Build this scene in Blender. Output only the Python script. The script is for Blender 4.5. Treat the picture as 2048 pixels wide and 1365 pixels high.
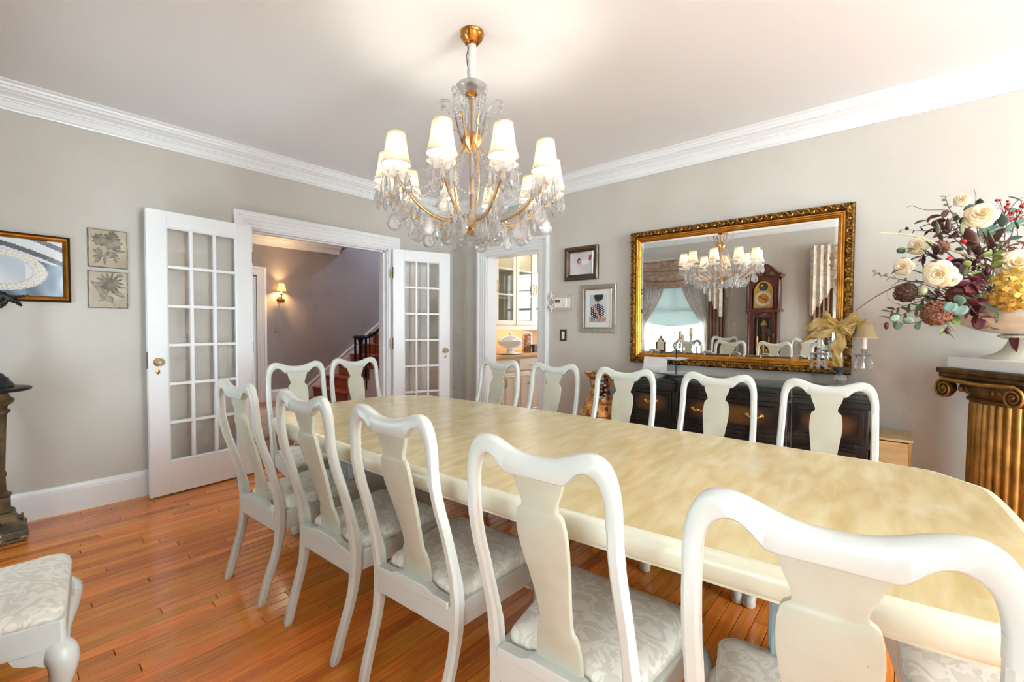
import bpy, math, random
from mathutils import Vector, Matrix
for _o in list(bpy.data.objects): bpy.data.objects.remove(_o)
SC = bpy.context.scene
COL = SC.collection
R = math.radians
PI = math.pi

# ------------------------------------------------------------------ camera
CAMH, FPX = 1.24, 890.08
_yaw, _pit, _rol = R(40.915), R(-1.809), R(0.368)
_f0 = Vector((math.cos(_yaw), math.sin(_yaw), 0)); _r0 = Vector((math.sin(_yaw), -math.cos(_yaw), 0))
CF = _f0 * math.cos(_pit) + Vector((0, 0, math.sin(_pit)))
_u0 = _r0.cross(CF)
CR = _r0 * math.cos(_rol) + _u0 * math.sin(_rol)
CU = -_r0 * math.sin(_rol) + _u0 * math.cos(_rol)
CAM = Vector((0, 0, CAMH))
_cd = bpy.data.cameras.new('camera'); _cam = bpy.data.objects.new('camera', _cd); COL.objects.link(_cam)
_cd.sensor_width = 36; _cd.lens = FPX * 36 / 2048; _cd.clip_start = 0.02
_m = Matrix((CR, CU, -CF)).transposed().to_4x4(); _m.translation = CAM
_cam.matrix_world = _m
SC.camera = _cam

# ------------------------------------------------------------------ sky, daylight at the windows, exposure
_w = bpy.data.worlds.new('sky'); SC.world = _w; _w.use_nodes = True
_bg = _w.node_tree.nodes['Background']; _bg.inputs[0].default_value = (0.78, 0.88, 1.0, 1); _bg.inputs[1].default_value = 1.2
def daylight(name, loc, rot, sx, sy, power, col):
    l = bpy.data.lights.new(name, 'AREA'); l.shape = 'RECTANGLE'; l.size = sx; l.size_y = sy; l.energy = power; l.color = col
    o = bpy.data.objects.new(name, l); COL.objects.link(o); o.location = loc; o.rotation_euler = rot
    return o
# area lights as daylight outside the window openings, shining in
daylight('daylight_front_window', (-0.95, 2.96, 1.5), (R(90), 0, R(-90)), 1.5, 1.7, 60, (0.78, 0.94, 1.0))
daylight('daylight_second_window', (-0.95, 0.20, 1.5), (R(90), 0, R(-90)), 1.3, 1.7, 60, (0.78, 0.94, 1.0))
SKYC = (0.79, 0.945, 1.0)
daylight('daylight_back_windows', (1.52, -4.15, 1.35), (R(95), 0, 0), 2.0, 2.2, 360, SKYC)
daylight('ceiling_fill_back', (1.52, -4.45, 0.25), (R(135), 0, 0), 2.6, 1.3, 220, SKYC)  # this and the later upward lights are added fill for the ceiling
daylight('window_fill_right', (4.2, -3.06, 1.35), (R(95), 0, R(90)), 1.6, 2.1, 90, SKYC)  # fill through the added right side window
daylight('ceiling_fill_right', (4.45, -3.06, 0.25), (R(135), 0, R(90)), 1.8, 1.2, 60, SKYC)
daylight('window_fill_left', (-1.05, -2.3, 1.35), (R(95), 0, R(-90)), 1.6, 2.1, 40, SKYC)  # fill through the added left side window
daylight('ceiling_fill_left', (-1.35, -2.3, 0.25), (R(135), 0, R(-90)), 1.8, 1.2, 20, SKYC)
daylight('ceiling_fill_front', (-1.25, 2.96, 0.35), (R(128), 0, R(-90)), 1.6, 1.0, 60, SKYC)
daylight('ceiling_fill_second', (-1.25, 0.20, 0.35), (R(128), 0, R(-90)), 1.4, 1.0, 12, SKYC)
daylight('daylight_stair_window', (6.1, 6.6, 4.3), (R(0), R(-20), 0), 1.4, 1.4, 160, (0.62, 0.74, 1.0))
daylight('daylight_pantry_window', (6.35, 3.1, 1.6), (R(90), 0, R(90)), 1.2, 1.4, 35, (0.95, 0.97, 1.0))
SC.view_settings.view_transform = 'Standard'
SC.view_settings.look = 'None'
SC.view_settings.gamma = 1.0
SC.view_settings.use_curve_mapping = False
SC.view_settings.exposure = 0.70
SC.cycles.use_denoising = True
SC.cycles.max_bounces = 8
SC.cycles.diffuse_bounces = 5
SC.cycles.glossy_bounces = 4
SC.cycles.transmission_bounces = 4
SC.cycles.transparent_max_bounces = 14
SC.cycles.use_adaptive_sampling = True
SC.cycles.adaptive_threshold = 0.1
SC.cycles.adaptive_min_samples = 14
SC.cycles.caustics_refractive = False
SC.cycles.caustics_reflective = False
SC.cycles.sample_clamp_indirect = 6.0

def at(px, py, depth):
    "point seen at a pixel of the 2048x1365 frame, at a distance along the view axis"
    return CAM + (CF + CR * ((px - 1024) / FPX) - CU * ((py - 682.5) / FPX)) * depth

# ------------------------------------------------------------------ materials
def lin(c):
    return tuple(((x / 255) / 12.92 if x / 255 <= 0.04045 else ((x / 255 + 0.055) / 1.055) ** 2.4) for x in c[:3]) + (1,)
MATS = {}
def new_mat(name):
    m = bpy.data.materials.new(name); m.use_nodes = True
    MATS[name] = m
    return m, m.node_tree.nodes, m.node_tree.links, m.node_tree.nodes['Principled BSDF']
def pmat(name, col, rough=0.5, metal=0.0, col2=None, scale=6.0, detail=4.0, lo=0.35, hi=0.65, bump=0.0, bscale=None,
         stretch=None, coat=0.0, sheen=0.0, spec=0.5, coord='Object', distort=0.0, sub=0.0, rnd=0.0, rnd_rough=0.0):
    m, N, L, b = new_mat(name)
    b.inputs['Roughness'].default_value = rough; b.inputs['Metallic'].default_value = metal
    b.inputs['Coat Weight'].default_value = coat; b.inputs['Sheen Weight'].default_value = sheen
    b.inputs['Specular IOR Level'].default_value = spec
    if sub: b.inputs['Subsurface Weight'].default_value = sub; b.inputs['Subsurface Radius'].default_value = (0.01, 0.008, 0.006)
    b.inputs['Base Color'].default_value = lin(col)
    if col2 or bump:
        tc = N.new('ShaderNodeTexCoord'); mp = N.new('ShaderNodeMapping'); L.new(tc.outputs[coord], mp.inputs[0])
        if stretch: mp.inputs['Scale'].default_value = stretch
        if rnd:
            oi = N.new('ShaderNodeObjectInfo'); vm = N.new('ShaderNodeVectorMath'); vm.operation = 'SCALE'
            cx = N.new('ShaderNodeCombineXYZ'); 
            for i in range(3): L.new(oi.outputs['Random'], cx.inputs[i])
            L.new(cx.outputs[0], vm.inputs[0]); vm.inputs['Scale'].default_value = 37.0; L.new(vm.outputs[0], mp.inputs['Location'])
    src = None
    if col2:
        n = N.new('ShaderNodeTexNoise'); n.inputs['Scale'].default_value = scale; n.inputs['Detail'].default_value = detail
        n.inputs['Distortion'].default_value = distort; L.new(mp.outputs[0], n.inputs['Vector'])
        r = N.new('ShaderNodeValToRGB'); r.color_ramp.elements[0].position = lo; r.color_ramp.elements[1].position = hi
        r.color_ramp.elements[0].color = lin(col); r.color_ramp.elements[1].color = lin(col2)
        L.new(n.outputs['Fac'], r.inputs[0]); src = r.outputs[0]
    if rnd:
        oi2 = N.new('ShaderNodeObjectInfo'); hs = N.new('ShaderNodeHueSaturation')
        mr = N.new('ShaderNodeMapRange'); mr.inputs['To Min'].default_value = 1 - rnd; mr.inputs['To Max'].default_value = 1 + rnd
        L.new(oi2.outputs['Random'], mr.inputs[0]); L.new(mr.outputs[0], hs.inputs['Value'])
        if src: L.new(src, hs.inputs['Color'])
        else: hs.inputs['Color'].default_value = lin(col)
        src = hs.outputs[0]
    if src: L.new(src, b.inputs['Base Color'])
    if bump:
        n2 = N.new('ShaderNodeTexNoise'); n2.inputs['Scale'].default_value = bscale or scale * 4; n2.inputs['Detail'].default_value = 5
        L.new(mp.outputs[0], n2.inputs['Vector'])
        bp = N.new('ShaderNodeBump'); bp.inputs['Strength'].default_value = bump; bp.inputs['Distance'].default_value = 0.01
        L.new(n2.outputs['Fac'], bp.inputs['Height']); L.new(bp.outputs[0], b.inputs['Normal'])
    return m
def cloth_mat(name, col, trans=0.4, col2=None, scale=8.0, through=0.0, lo=0.4, hi=0.6, distort=0.0, stretch=None):
    "woven cloth: diffuse, lets some light through, optionally open weave"
    m, N, L, b = new_mat(name); N.remove(b); out = N['Material Output']
    d = N.new('ShaderNodeBsdfDiffuse'); t = N.new('ShaderNodeBsdfTranslucent'); mx = N.new('ShaderNodeMixShader')
    mx.inputs[0].default_value = trans; L.new(d.outputs[0], mx.inputs[1]); L.new(t.outputs[0], mx.inputs[2])
    d.inputs[0].default_value = lin(col); t.inputs[0].default_value = lin(col)
    if col2:
        tc = N.new('ShaderNodeTexCoord'); mp = N.new('ShaderNodeMapping'); L.new(tc.outputs['Object'], mp.inputs[0])
        if stretch: mp.inputs['Scale'].default_value = stretch
        n = N.new('ShaderNodeTexNoise'); n.inputs['Scale'].default_value = scale; n.inputs['Distortion'].default_value = distort
        L.new(mp.outputs[0], n.inputs['Vector'])
        r = N.new('ShaderNodeValToRGB'); r.color_ramp.elements[0].position = lo; r.color_ramp.elements[1].position = hi
        r.color_ramp.elements[0].color = lin(col); r.color_ramp.elements[1].color = lin(col2)
        L.new(n.outputs['Fac'], r.inputs[0]); L.new(r.outputs[0], d.inputs[0]); L.new(r.outputs[0], t.inputs[0])
    last = mx.outputs[0]
    if through:
        tr = N.new('ShaderNodeBsdfTransparent'); m2 = N.new('ShaderNodeMixShader'); m2.inputs[0].default_value = through
        L.new(last, m2.inputs[1]); L.new(tr.outputs[0], m2.inputs[2]); last = m2.outputs[0]
    L.new(last, out.inputs['Surface'])
    return m
def pane_mat(name, tint=(255, 255, 255), refl=0.08, rough=0.0):
    "thin sheet glass: clear, with a weak mirror reflection that grows at grazing angles"
    m, N, L, b = new_mat(name); N.remove(b); out = N['Material Output']
    t = N.new('ShaderNodeBsdfTransparent'); t.inputs[0].default_value = lin(tint)
    g = N.new('ShaderNodeBsdfGlossy'); g.inputs['Roughness'].default_value = rough
    lw = N.new('ShaderNodeLayerWeight'); lw.inputs[0].default_value = .5
    pw = N.new('ShaderNodeMath'); pw.operation = 'POWER'; pw.inputs[1].default_value = 5; L.new(lw.outputs['Facing'], pw.inputs[0])
    ad = N.new('ShaderNodeMath'); ad.operation = 'MULTIPLY_ADD'; ad.inputs[1].default_value = 1 - refl * .5; ad.inputs[2].default_value = refl * .5; ad.use_clamp = True
    L.new(pw.outputs[0], ad.inputs[0])
    mx = N.new('ShaderNodeMixShader'); L.new(ad.outputs[0], mx.inputs[0]); L.new(t.outputs[0], mx.inputs[1]); L.new(g.outputs[0], mx.inputs[2])
    L.new(mx.outputs[0], out.inputs['Surface'])
    return m
def crystal_mat(name, clear=0.45):
    "cut crystal: mostly clear, sparkling where it turns away from the eye"
    m, N, L, b = new_mat(name); N.remove(b); out = N['Material Output']
    t = N.new('ShaderNodeBsdfTransparent'); t.inputs[0].default_value = (0.98, 0.985, 1, 1)
    g = N.new('ShaderNodeBsdfGlass'); g.inputs['IOR'].default_value = 1.45; g.inputs['Color'].default_value = (1, 1, 1, 1)
    mx = N.new('ShaderNodeMixShader'); mx.inputs[0].default_value = clear
    L.new(g.outputs[0], mx.inputs[1]); L.new(t.outputs[0], mx.inputs[2])
    d = N.new('ShaderNodeBsdfDiffuse'); d.inputs[0].default_value = (.95, .95, .95, 1)
    tl = N.new('ShaderNodeBsdfTranslucent'); tl.inputs[0].default_value = (.95, .95, .95, 1)
    ms = N.new('ShaderNodeMixShader'); ms.inputs[0].default_value = .5; L.new(d.outputs[0], ms.inputs[1]); L.new(tl.outputs[0], ms.inputs[2])
    gl = N.new('ShaderNodeBsdfGlossy'); gl.inputs['Roughness'].default_value = 0.08
    m3 = N.new('ShaderNodeMixShader'); m3.inputs[0].default_value = .4; L.new(ms.outputs[0], m3.inputs[1]); L.new(gl.outputs[0], m3.inputs[2])
    lw = N.new('ShaderNodeLayerWeight'); lw.inputs[0].default_value = .45
    mr = N.new('ShaderNodeMapRange'); mr.inputs['To Min'].default_value = .12; mr.inputs['To Max'].default_value = .95; L.new(lw.outputs['Facing'], mr.inputs[0])
    m2 = N.new('ShaderNodeMixShader'); L.new(mr.outputs[0], m2.inputs[0]); L.new(mx.outputs[0], m2.inputs[1]); L.new(m3.outputs[0], m2.inputs[2])
    L.new(m2.outputs[0], out.inputs['Surface'])
    return m
def glow_mat(name, col, strength):
    m, N, L, b = new_mat(name)
    b.inputs['Base Color'].default_value = lin(col); b.inputs['Emission Color'].default_value = lin(col); b.inputs['Emission Strength'].default_value = strength
    return m
def print_mat(name, rough=0.35):
    m, N, L, b = new_mat(name)
    a = N.new('ShaderNodeVertexColor'); a.layer_name = 'Col'; L.new(a.outputs[0], b.inputs['Base Color']); b.inputs['Roughness'].default_value = rough
    return m

# ------------------------------------------------------------------ mesh helpers
class MB:
    def __init__(s): s.v = []; s.f = []
    def add(s, vs, fs):
        o = len(s.v); s.v += [tuple(p) for p in vs]; s.f += [tuple(i + o for i in f) for f in fs]; return s
    def box(s, a, b):
        x0, y0, z0 = a; x1, y1, z1 = b
        return s.add([(x0,y0,z0),(x1,y0,z0),(x1,y1,z0),(x0,y1,z0),(x0,y0,z1),(x1,y0,z1),(x1,y1,z1),(x0,y1,z1)],
                     [(0,3,2,1),(4,5,6,7),(0,1,5,4),(1,2,6,5),(2,3,7,6),(3,0,4,7)])
    def loft(s, rings, cap=True, closed=True):
        n = len(rings[0]); o = len(s.v)
        for r in rings: s.v += [tuple(p) for p in r]
        for i in range(len(rings) - 1):
            for j in range(n if closed else n - 1):
                k = (j + 1) % n
                s.f.append((o+i*n+j, o+i*n+k, o+(i+1)*n+k, o+(i+1)*n+j))
        if cap:
            s.f.append(tuple(o + j for j in reversed(range(n)))); e = o + (len(rings) - 1) * n
            s.f.append(tuple(e + j for j in range(n)))
        return s
    def lathe(s, prof, n=24, c=(0, 0, 0), ax=None, cap=True, wob=None):
        rings = []
        for i, (r, z) in enumerate(prof):
            ring = []
            for j in range(n):
                t = 2 * PI * j / n; rr = r * (wob(t, i) if wob else 1)
                ring.append(Vector((rr * math.cos(t), rr * math.sin(t), z)))
            rings.append(ring)
        if ax is not None: rings = [[ax @ p for p in r] for r in rings]
        return s.loft([[p + Vector(c) for p in r] for r in rings], cap)
    def tube(s, path, rad, n=8, cap=True, flat=None):
        P = [Vector(p) for p in path]; m = len(P)
        if not hasattr(rad, '__len__'): rad = [rad] * m
        t0 = (P[1] - P[0]).normalized(); up = Vector((0, 0, 1)) if abs(t0.z) < 0.9 else Vector((1, 0, 0))
        nrm = (up - t0 * up.dot(t0)).normalized(); rings = []
        for i in range(m):
            t = ((P[min(i+1, m-1)] - P[max(i-1, 0)])).normalized()
            nrm = (nrm - t * nrm.dot(t)).normalized(); bi = t.cross(nrm)
            a, b = rad[i], rad[i] * (flat or 1)
            rings.append([P[i] + nrm * (a * math.cos(2*PI*j/n)) + bi * (b * math.sin(2*PI*j/n)) for j in range(n)])
        return s.loft(rings, cap)
    def ball(s, c, r, nu=10, nv=7, sc=(1, 1, 1), rot=None):
        c = Vector(c); rings = []
        for i in range(nv + 1):
            a = PI * i / nv; rr = max(math.sin(a), 1e-3); ring = []
            for j in range(nu):
                t = 2 * PI * j / nu; p = Vector((rr*math.cos(t)*sc[0], rr*math.sin(t)*sc[1], -math.cos(a)*sc[2])) * r
                ring.append((rot @ p if rot else p) + c)
            rings.append(ring)
        return s.loft(rings, False)
    def grid(s, nu, nv, fn):
        o = len(s.v)
        for i in range(nu + 1):
            for j in range(nv + 1): s.v.append(tuple(fn(i / nu, j / nv)))
        for i in range(nu):
            for j in range(nv):
                a = o + i * (nv + 1) + j; s.f.append((a, a + nv + 1, a + nv + 2, a + 1))
        return s
    def prism(s, poly, fn0, fn1):
        "flat outline extruded between two maps (u,v)->point"
        n = len(poly); return s.loft([[fn0(*p) for p in poly], [fn1(*p) for p in poly]])
    def frame(s, u0, u1, v0, v1, prof, T):
        "mitred rectangular frame; profile points are (inset, height)"
        rings = []
        for ins, hgt in prof:
            rings.append([T(u0+ins, v0+ins, hgt), T(u1-ins, v0+ins, hgt), T(u1-ins, v1-ins, hgt), T(u0+ins, v1-ins, hgt)])
        return s.loft(rings, False)
    def xf(s, M):
        s.v = [tuple(M @ Vector(p)) for p in s.v]; return s
    def ob(s, name, mat, parent=None, smooth=0, bevel=0, sub=0, solid=0, loc=None, rot=None, seg=2):
        me = bpy.data.meshes.new(name); me.from_pydata(s.v, [], s.f)
        import bmesh
        bm = bmesh.new(); bm.from_mesh(me); bmesh.ops.recalc_face_normals(bm, faces=bm.faces); bm.to_mesh(me); bm.free()
        if mat is not None: me.materials.append(MATS[mat] if isinstance(mat, str) else mat)
        if smooth:
            me.polygons.foreach_set('use_smooth', [True] * len(me.polygons))
            if smooth < 180: me.set_sharp_from_angle(angle=R(smooth))
        o = bpy.data.objects.new(name, me); COL.objects.link(o)
        if solid:
            md = o.modifiers.new('thickness', 'SOLIDIFY'); md.thickness = solid; md.offset = 0
        if bevel:
            md = o.modifiers.new('bevel', 'BEVEL'); md.width = bevel; md.segments = seg; md.limit_method = 'ANGLE'; md.angle_limit = R(35)
        if sub:
            md = o.modifiers.new('subdivision', 'SUBSURF'); md.levels = sub; md.render_levels = sub
        if parent: o.parent = parent
        if loc: o.location = loc
        if rot: o.rotation_euler = rot
        return o
def thing(name, label, cat, loc=(0, 0, 0), rz=0, group=None):
    o = bpy.data.objects.new(name, None); COL.objects.link(o); o.location = loc; o.rotation_euler = (0, 0, rz); o.empty_display_size = 0.1
    return tag(o, label, cat, group)
def tag(o, label=None, cat=None, group=None, kind=None):
    if label: o['label'] = label
    if cat: o['category'] = cat
    if group: o['group'] = group
    if kind: o['kind'] = kind
    return o
def struct(o, label=None):
    o['kind'] = 'structure'
    if label: o['label'] = label
    return o
def sempty(name, label=None):
    o = bpy.data.objects.new(name, None); COL.objects.link(o); return struct(o, label)
def inst(src, parent=None, loc=None, rot=None, scale=None, name=None):
    c = src.copy(); COL.objects.link(c)
    if name: c.name = name
    c.parent = parent
    if loc is not None: c.location = loc
    if rot is not None: c.rotation_euler = rot
    if scale is not None: c.scale = scale
    return c
def copy_tree(root, parent=None):
    c = root.copy(); COL.objects.link(c); c.parent = parent
    for ch in list(root.children): copy_tree(ch, c)
    return c
def lamp(name, parent, loc, power, col, radius=0.02):
    l = bpy.data.lights.new(name, 'POINT'); l.energy = power; l.color = col; l.shadow_soft_size = radius
    o = bpy.data.objects.new(name, l); COL.objects.link(o); o.parent = parent; o.location = loc
    return o
def cat_rom(pts, n=8, closed=False):
    P = [Vector(p) for p in pts]; m = len(P); out = []
    rng = range(m if closed else m - 1)
    for i in rng:
        if closed: a, b, c, d = P[(i-1) % m], P[i], P[(i+1) % m], P[(i+2) % m]
        else: a, b, c, d = P[max(i-1, 0)], P[i], P[i+1], P[min(i+2, m-1)]
        for k in range(n):
            t = k / n
            out.append(0.5 * ((2*b) + (c-a)*t + (2*a-5*b+4*c-d)*t*t + (3*b-a-3*c+d)*t*t*t))
    if not closed: out.append(P[-1])
    return out
def lerp_tab(tab, x):
    for (a, b), (c, d) in zip(tab, tab[1:]):
        if (a <= x <= c) or (a >= x >= c): return b + (d - b) * ((x - a) / (c - a) if c != a else 0)
    return tab[0][1] if abs(x - tab[0][0]) < abs(x - tab[-1][0]) else tab[-1][1]
def paint(name, T, w, h, nx, ny, fn, mat, parent=None):
    "a flat print: a small grid of coloured cells"
    vs = []; fs = []
    for j in range(ny + 1):
        for i in range(nx + 1): vs.append(T(w * i / nx, h * j / ny))
    cols = []
    for j in range(ny):
        for i in range(nx):
            a = j * (nx + 1) + i; fs.append((a, a + 1, a + nx + 2, a + nx + 1)); cols.append(lin(fn((i + .5) / nx, (j + .5) / ny)))
    me = bpy.data.meshes.new(name); me.from_pydata([tuple(v) for v in vs], [], fs); me.materials.append(MATS[mat])
    ca = me.color_attributes.new('Col', 'FLOAT_COLOR', 'CORNER')
    buf = []
    for c in cols: buf += list(c) * 4
    ca.data.foreach_set('color', buf)
    o = bpy.data.objects.new(name, me); COL.objects.link(o)
    if parent: o.parent = parent
    return o

XL, XB, YA, YD, HC = -0.50, 3.625, 4.103, -3.6, 2.679   # room: window wall, mirror wall, french-door wall, back wall, ceiling

# palette
pmat('wall_paint', (204, 200, 192), 0.62, col2=(197, 191, 182), scale=1.6, detail=6, bump=0.05, bscale=60, coord='Object', spec=0.35)
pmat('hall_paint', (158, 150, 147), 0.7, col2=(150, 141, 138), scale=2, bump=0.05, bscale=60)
pmat('ceiling_paint', (238, 239, 240), 0.8, bump=0.03, bscale=40)
pmat('white_trim', (236, 237, 238), 0.32)
pmat('door_white', (238, 240, 242), 0.35)
def plank_mat(name, base, dark, rnd):
    m, N, L, b = new_mat(name)
    tc = N.new('ShaderNodeTexCoord'); oi = N.new('ShaderNodeObjectInfo'); geo = N.new('ShaderNodeNewGeometry')
    mp = N.new('ShaderNodeMapping'); mp.inputs['Scale'].default_value = (1.2, 26, 1)
    L.new(geo.outputs['Position'], mp.inputs[0])
    cx = N.new('ShaderNodeCombineXYZ'); mu = N.new('ShaderNodeMath'); mu.operation = 'MULTIPLY'; mu.inputs[1].default_value = 41
    L.new(oi.outputs['Random'], mu.inputs[0]); L.new(mu.outputs[0], cx.inputs[0]); L.new(mu.outputs[0], cx.inputs[2]); L.new(cx.outputs[0], mp.inputs['Location'])
    n = N.new('ShaderNodeTexNoise'); n.inputs['Scale'].default_value = 3.2; n.inputs['Detail'].default_value = 7; n.inputs['Distortion'].default_value = 0.6
    L.new(mp.outputs[0], n.inputs['Vector'])
    r = N.new('ShaderNodeValToRGB'); r.color_ramp.elements[0].position = 0.33; r.color_ramp.elements[1].position = 0.66
    r.color_ramp.elements[0].color = lin(dark); r.color_ramp.elements[1].color = lin(base); L.new(n.outputs['Fac'], r.inputs[0])
    hs = N.new('ShaderNodeHueSaturation'); L.new(r.outputs[0], hs.inputs['Color'])
    mr = N.new('ShaderNodeMapRange'); mr.inputs['To Min'].default_value = 1 - rnd; mr.inputs['To Max'].default_value = 1 + rnd * .8; L.new(oi.outputs['Random'], mr.inputs[0]); L.new(mr.outputs[0], hs.inputs['Value'])
    m2 = N.new('ShaderNodeMath'); m2.operation = 'MULTIPLY'; m2.inputs[1].default_value = 7.31; L.new(oi.outputs['Random'], m2.inputs[0])
    m3 = N.new('ShaderNodeMath'); m3.operation = 'FRACT'; L.new(m2.outputs[0], m3.inputs[0])
    mh = N.new('ShaderNodeMapRange'); mh.inputs['To Min'].default_value = 0.493; mh.inputs['To Max'].default_value = 0.510; L.new(m3.outputs[0], mh.inputs[0]); L.new(mh.outputs[0], hs.inputs['Hue'])
    L.new(hs.outputs[0], b.inputs['Base Color'])
    b.inputs['Roughness'].default_value = 0.22; b.inputs['Specular IOR Level'].default_value = 0.5
    n2 = N.new('ShaderNodeTexNoise'); n2.inputs['Scale'].default_value = 9; L.new(geo.outputs['Position'], n2.inputs['Vector'])
    mr2 = N.new('ShaderNodeMapRange'); mr2.inputs['To Min'].default_value = 0.09; mr2.inputs['To Max'].default_value = 0.22; L.new(n2.outputs['Fac'], mr2.inputs[0]); L.new(mr2.outputs[0], b.inputs['Roughness'])
    return m
plank_mat('oak_plank', (229, 141, 62), (210, 115, 46), 0.24)
pmat('oak_gap', (70, 32, 14), 0.8)
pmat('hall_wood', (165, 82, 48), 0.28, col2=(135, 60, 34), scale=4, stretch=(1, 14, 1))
pmat('stair_wood', (150, 72, 42), 0.35, col2=(120, 52, 30), scale=4, stretch=(14, 2, 2))
pane_mat('window_glass', refl=0.06)
pane_mat('door_glass', refl=0.06)
pane_mat('picture_glass', refl=0.037)
pmat('brass', (200, 160, 85), 0.28, 1.0)
pmat('old_brass', (120, 96, 60), 0.35, 1.0, col2=(90, 70, 44), scale=30)
pmat('chrome', (215, 215, 215), 0.12, 1.0)
pmat('black_iron', (28, 27, 28), 0.4, 0.4)
pmat('ivory_paint', (210, 214, 209), 0.3, col2=(200, 203, 195), scale=7, lo=.3, hi=.75)
pmat('splat_paint', (194, 194, 178), 0.38, col2=(180, 174, 150), scale=9, detail=6, lo=.35, hi=.8)
pmat('table_edge', (220, 218, 198), 0.28, col2=(212, 207, 182), scale=6)
def marble_mat():
    m, N, L, b = new_mat('table_top')
    tc = N.new('ShaderNodeTexCoord'); mp = N.new('ShaderNodeMapping'); mp.inputs['Scale'].default_value = (2.0, 9, 1); mp.inputs['Rotation'].default_value = (0, 0, R(60)); L.new(tc.outputs['Object'], mp.inputs[0])
    n = N.new('ShaderNodeTexNoise'); n.inputs['Scale'].default_value = 3.0; n.inputs['Detail'].default_value = 9; n.inputs['Distortion'].default_value = 0.35; L.new(mp.outputs[0], n.inputs['Vector'])
    r = N.new('ShaderNodeValToRGB'); r.color_ramp.elements[0].position = .28; r.color_ramp.elements[1].position = .72
    r.color_ramp.elements[0].color = lin((196, 174, 120)); r.color_ramp.elements[1].color = lin((214, 202, 160)); L.new(n.outputs['Fac'], r.inputs[0])
    e = r.color_ramp.elements.new(.5); e.color = lin((206, 188, 140))
    n2 = N.new('ShaderNodeTexNoise'); n2.inputs['Scale'].default_value = 4.2; n2.inputs['Detail'].default_value = 3; L.new(tc.outputs['Object'], n2.inputs['Vector'])
    r2 = N.new('ShaderNodeValToRGB'); r2.color_ramp.elements[0].position = .62; r2.color_ramp.elements[1].position = .72; L.new(n2.outputs['Fac'], r2.inputs[0])
    r2.color_ramp.elements[0].color = (0, 0, 0, 1); r2.color_ramp.elements[1].color = (.55, .55, .55, 1)
    mx = N.new('ShaderNodeMix'); mx.data_type = 'RGBA'; L.new(r2.outputs[0], mx.inputs[0]); L.new(r.outputs[0], mx.inputs[6]); mx.inputs[7].default_value = lin((220, 213, 188))
    L.new(mx.outputs[2], b.inputs['Base Color']); b.inputs['Roughness'].default_value = 0.24; b.inputs['Coat Weight'].default_value = .25; b.inputs['Coat Roughness'].default_value = .12
marble_mat()
pmat('pedestal_paint', (188, 196, 196), 0.45, col2=(160, 170, 172), scale=12)
def damask(name, ground, motif):
    m, N, L, b = new_mat(name)
    tc = N.new('ShaderNodeTexCoord')
    w = N.new('ShaderNodeTexNoise'); w.inputs['Scale'].default_value = 13; w.inputs['Detail'].default_value = 1.5; w.inputs['Distortion'].default_value = 3.2; L.new(tc.outputs['Object'], w.inputs['Vector'])
    r = N.new('ShaderNodeValToRGB'); r.color_ramp.elements[0].position = .47; r.color_ramp.elements[1].position = .52
    r.color_ramp.elements[0].color = lin(ground); r.color_ramp.elements[1].color = lin(motif); L.new(w.outputs['Fac'], r.inputs[0])
    L.new(r.outputs[0], b.inputs['Base Color']); b.inputs['Roughness'].default_value = .65; b.inputs['Sheen Weight'].default_value = .3
    bp = N.new('ShaderNodeBump'); bp.inputs['Strength'].default_value = .25; bp.inputs['Distance'].default_value = .003; L.new(r.outputs[0], bp.inputs['Height']); L.new(bp.outputs[0], b.inputs['Normal'])
damask('damask', (210, 202, 188), (228, 222, 212))
# ================================================================== the room
random.seed(7)
def wall_panel(name, mat, T, u0, u1, h, holes, d=0.15, label=None):
    "wall slab with rectangular openings (u0,u1,v0,v1)"
    m = MB(); cur = u0
    def slab(a, b, c, e):
        if b - a > 1e-4 and e - c > 1e-4:
            m.loft([[T(a, c, 0), T(b, c, 0), T(b, e, 0), T(a, e, 0)], [T(a, c, -d), T(b, c, -d), T(b, e, -d), T(a, e, -d)]])
    for a, b, c, e in sorted(holes):
        slab(cur, a, 0, h); slab(a, b, 0, c); slab(a, b, e, h); cur = b
    slab(cur, u1, 0, h)
    return struct(m.ob(name, mat), label)
TA = lambda u, v, d: Vector((u, YA - d, v))          # french-door wall, u = X
TB = lambda u, v, d: Vector((XB - d, u, v))          # mirror wall, u = Y
TC = lambda u, v, d: Vector((XL + d, u, v))          # window wall, u = Y
TD = lambda u, v, d: Vector((u, YD + d, v))          # back wall, u = X
DO = (1.395, 2.715, 2.05)      # french-door opening X0, X1, head
PO = (2.785, 3.525, 2.03)      # pantry opening Y0, Y1, head
WIN = [(2.40, 3.52, 0.62, 2.20), (-0.25, 0.65, 0.62, 2.20)]      # windows on the window wall (Y0, Y1, sill, head)
WIND = [(0.80, 1.38, 0.45, 2.38), (1.43, 2.01, 0.45, 2.38)]
wall_panel('wall_far', 'wall_paint', TA, XL - .15, XB + .15, HC, [(DO[0], DO[1], 0, DO[2])], label='warm greige wall with the open double glazed doors')
WINB = (-3.50, -2.66, 0.55, 2.30); WINC = (-2.85, -1.75, 0.55, 2.30)  # unseen side openings, added to spread the light more evenly
wall_panel('wall_right', 'wall_paint', TB, YD, YA, HC, [(PO[0], PO[1], 0, PO[2]), WINB], label='warm greige wall with the gold mirror')
wall_panel('wall_left', 'wall_paint', TC, YD, YA, HC, [w for w in WIN] + [WINC], label='greige wall with two draped windows, seen in the mirror')
wall_panel('wall_back', 'wall_paint', TD, XL - .15, XB + .15, HC, [w for w in WIND], label='greige wall behind the camera')
m = MB().box((XL - .15, YD - .15, HC), (XB + .15, YA + .15, HC + .12)); struct(m.ob('ceiling', 'ceiling_paint'), 'plain white ceiling')

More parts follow.
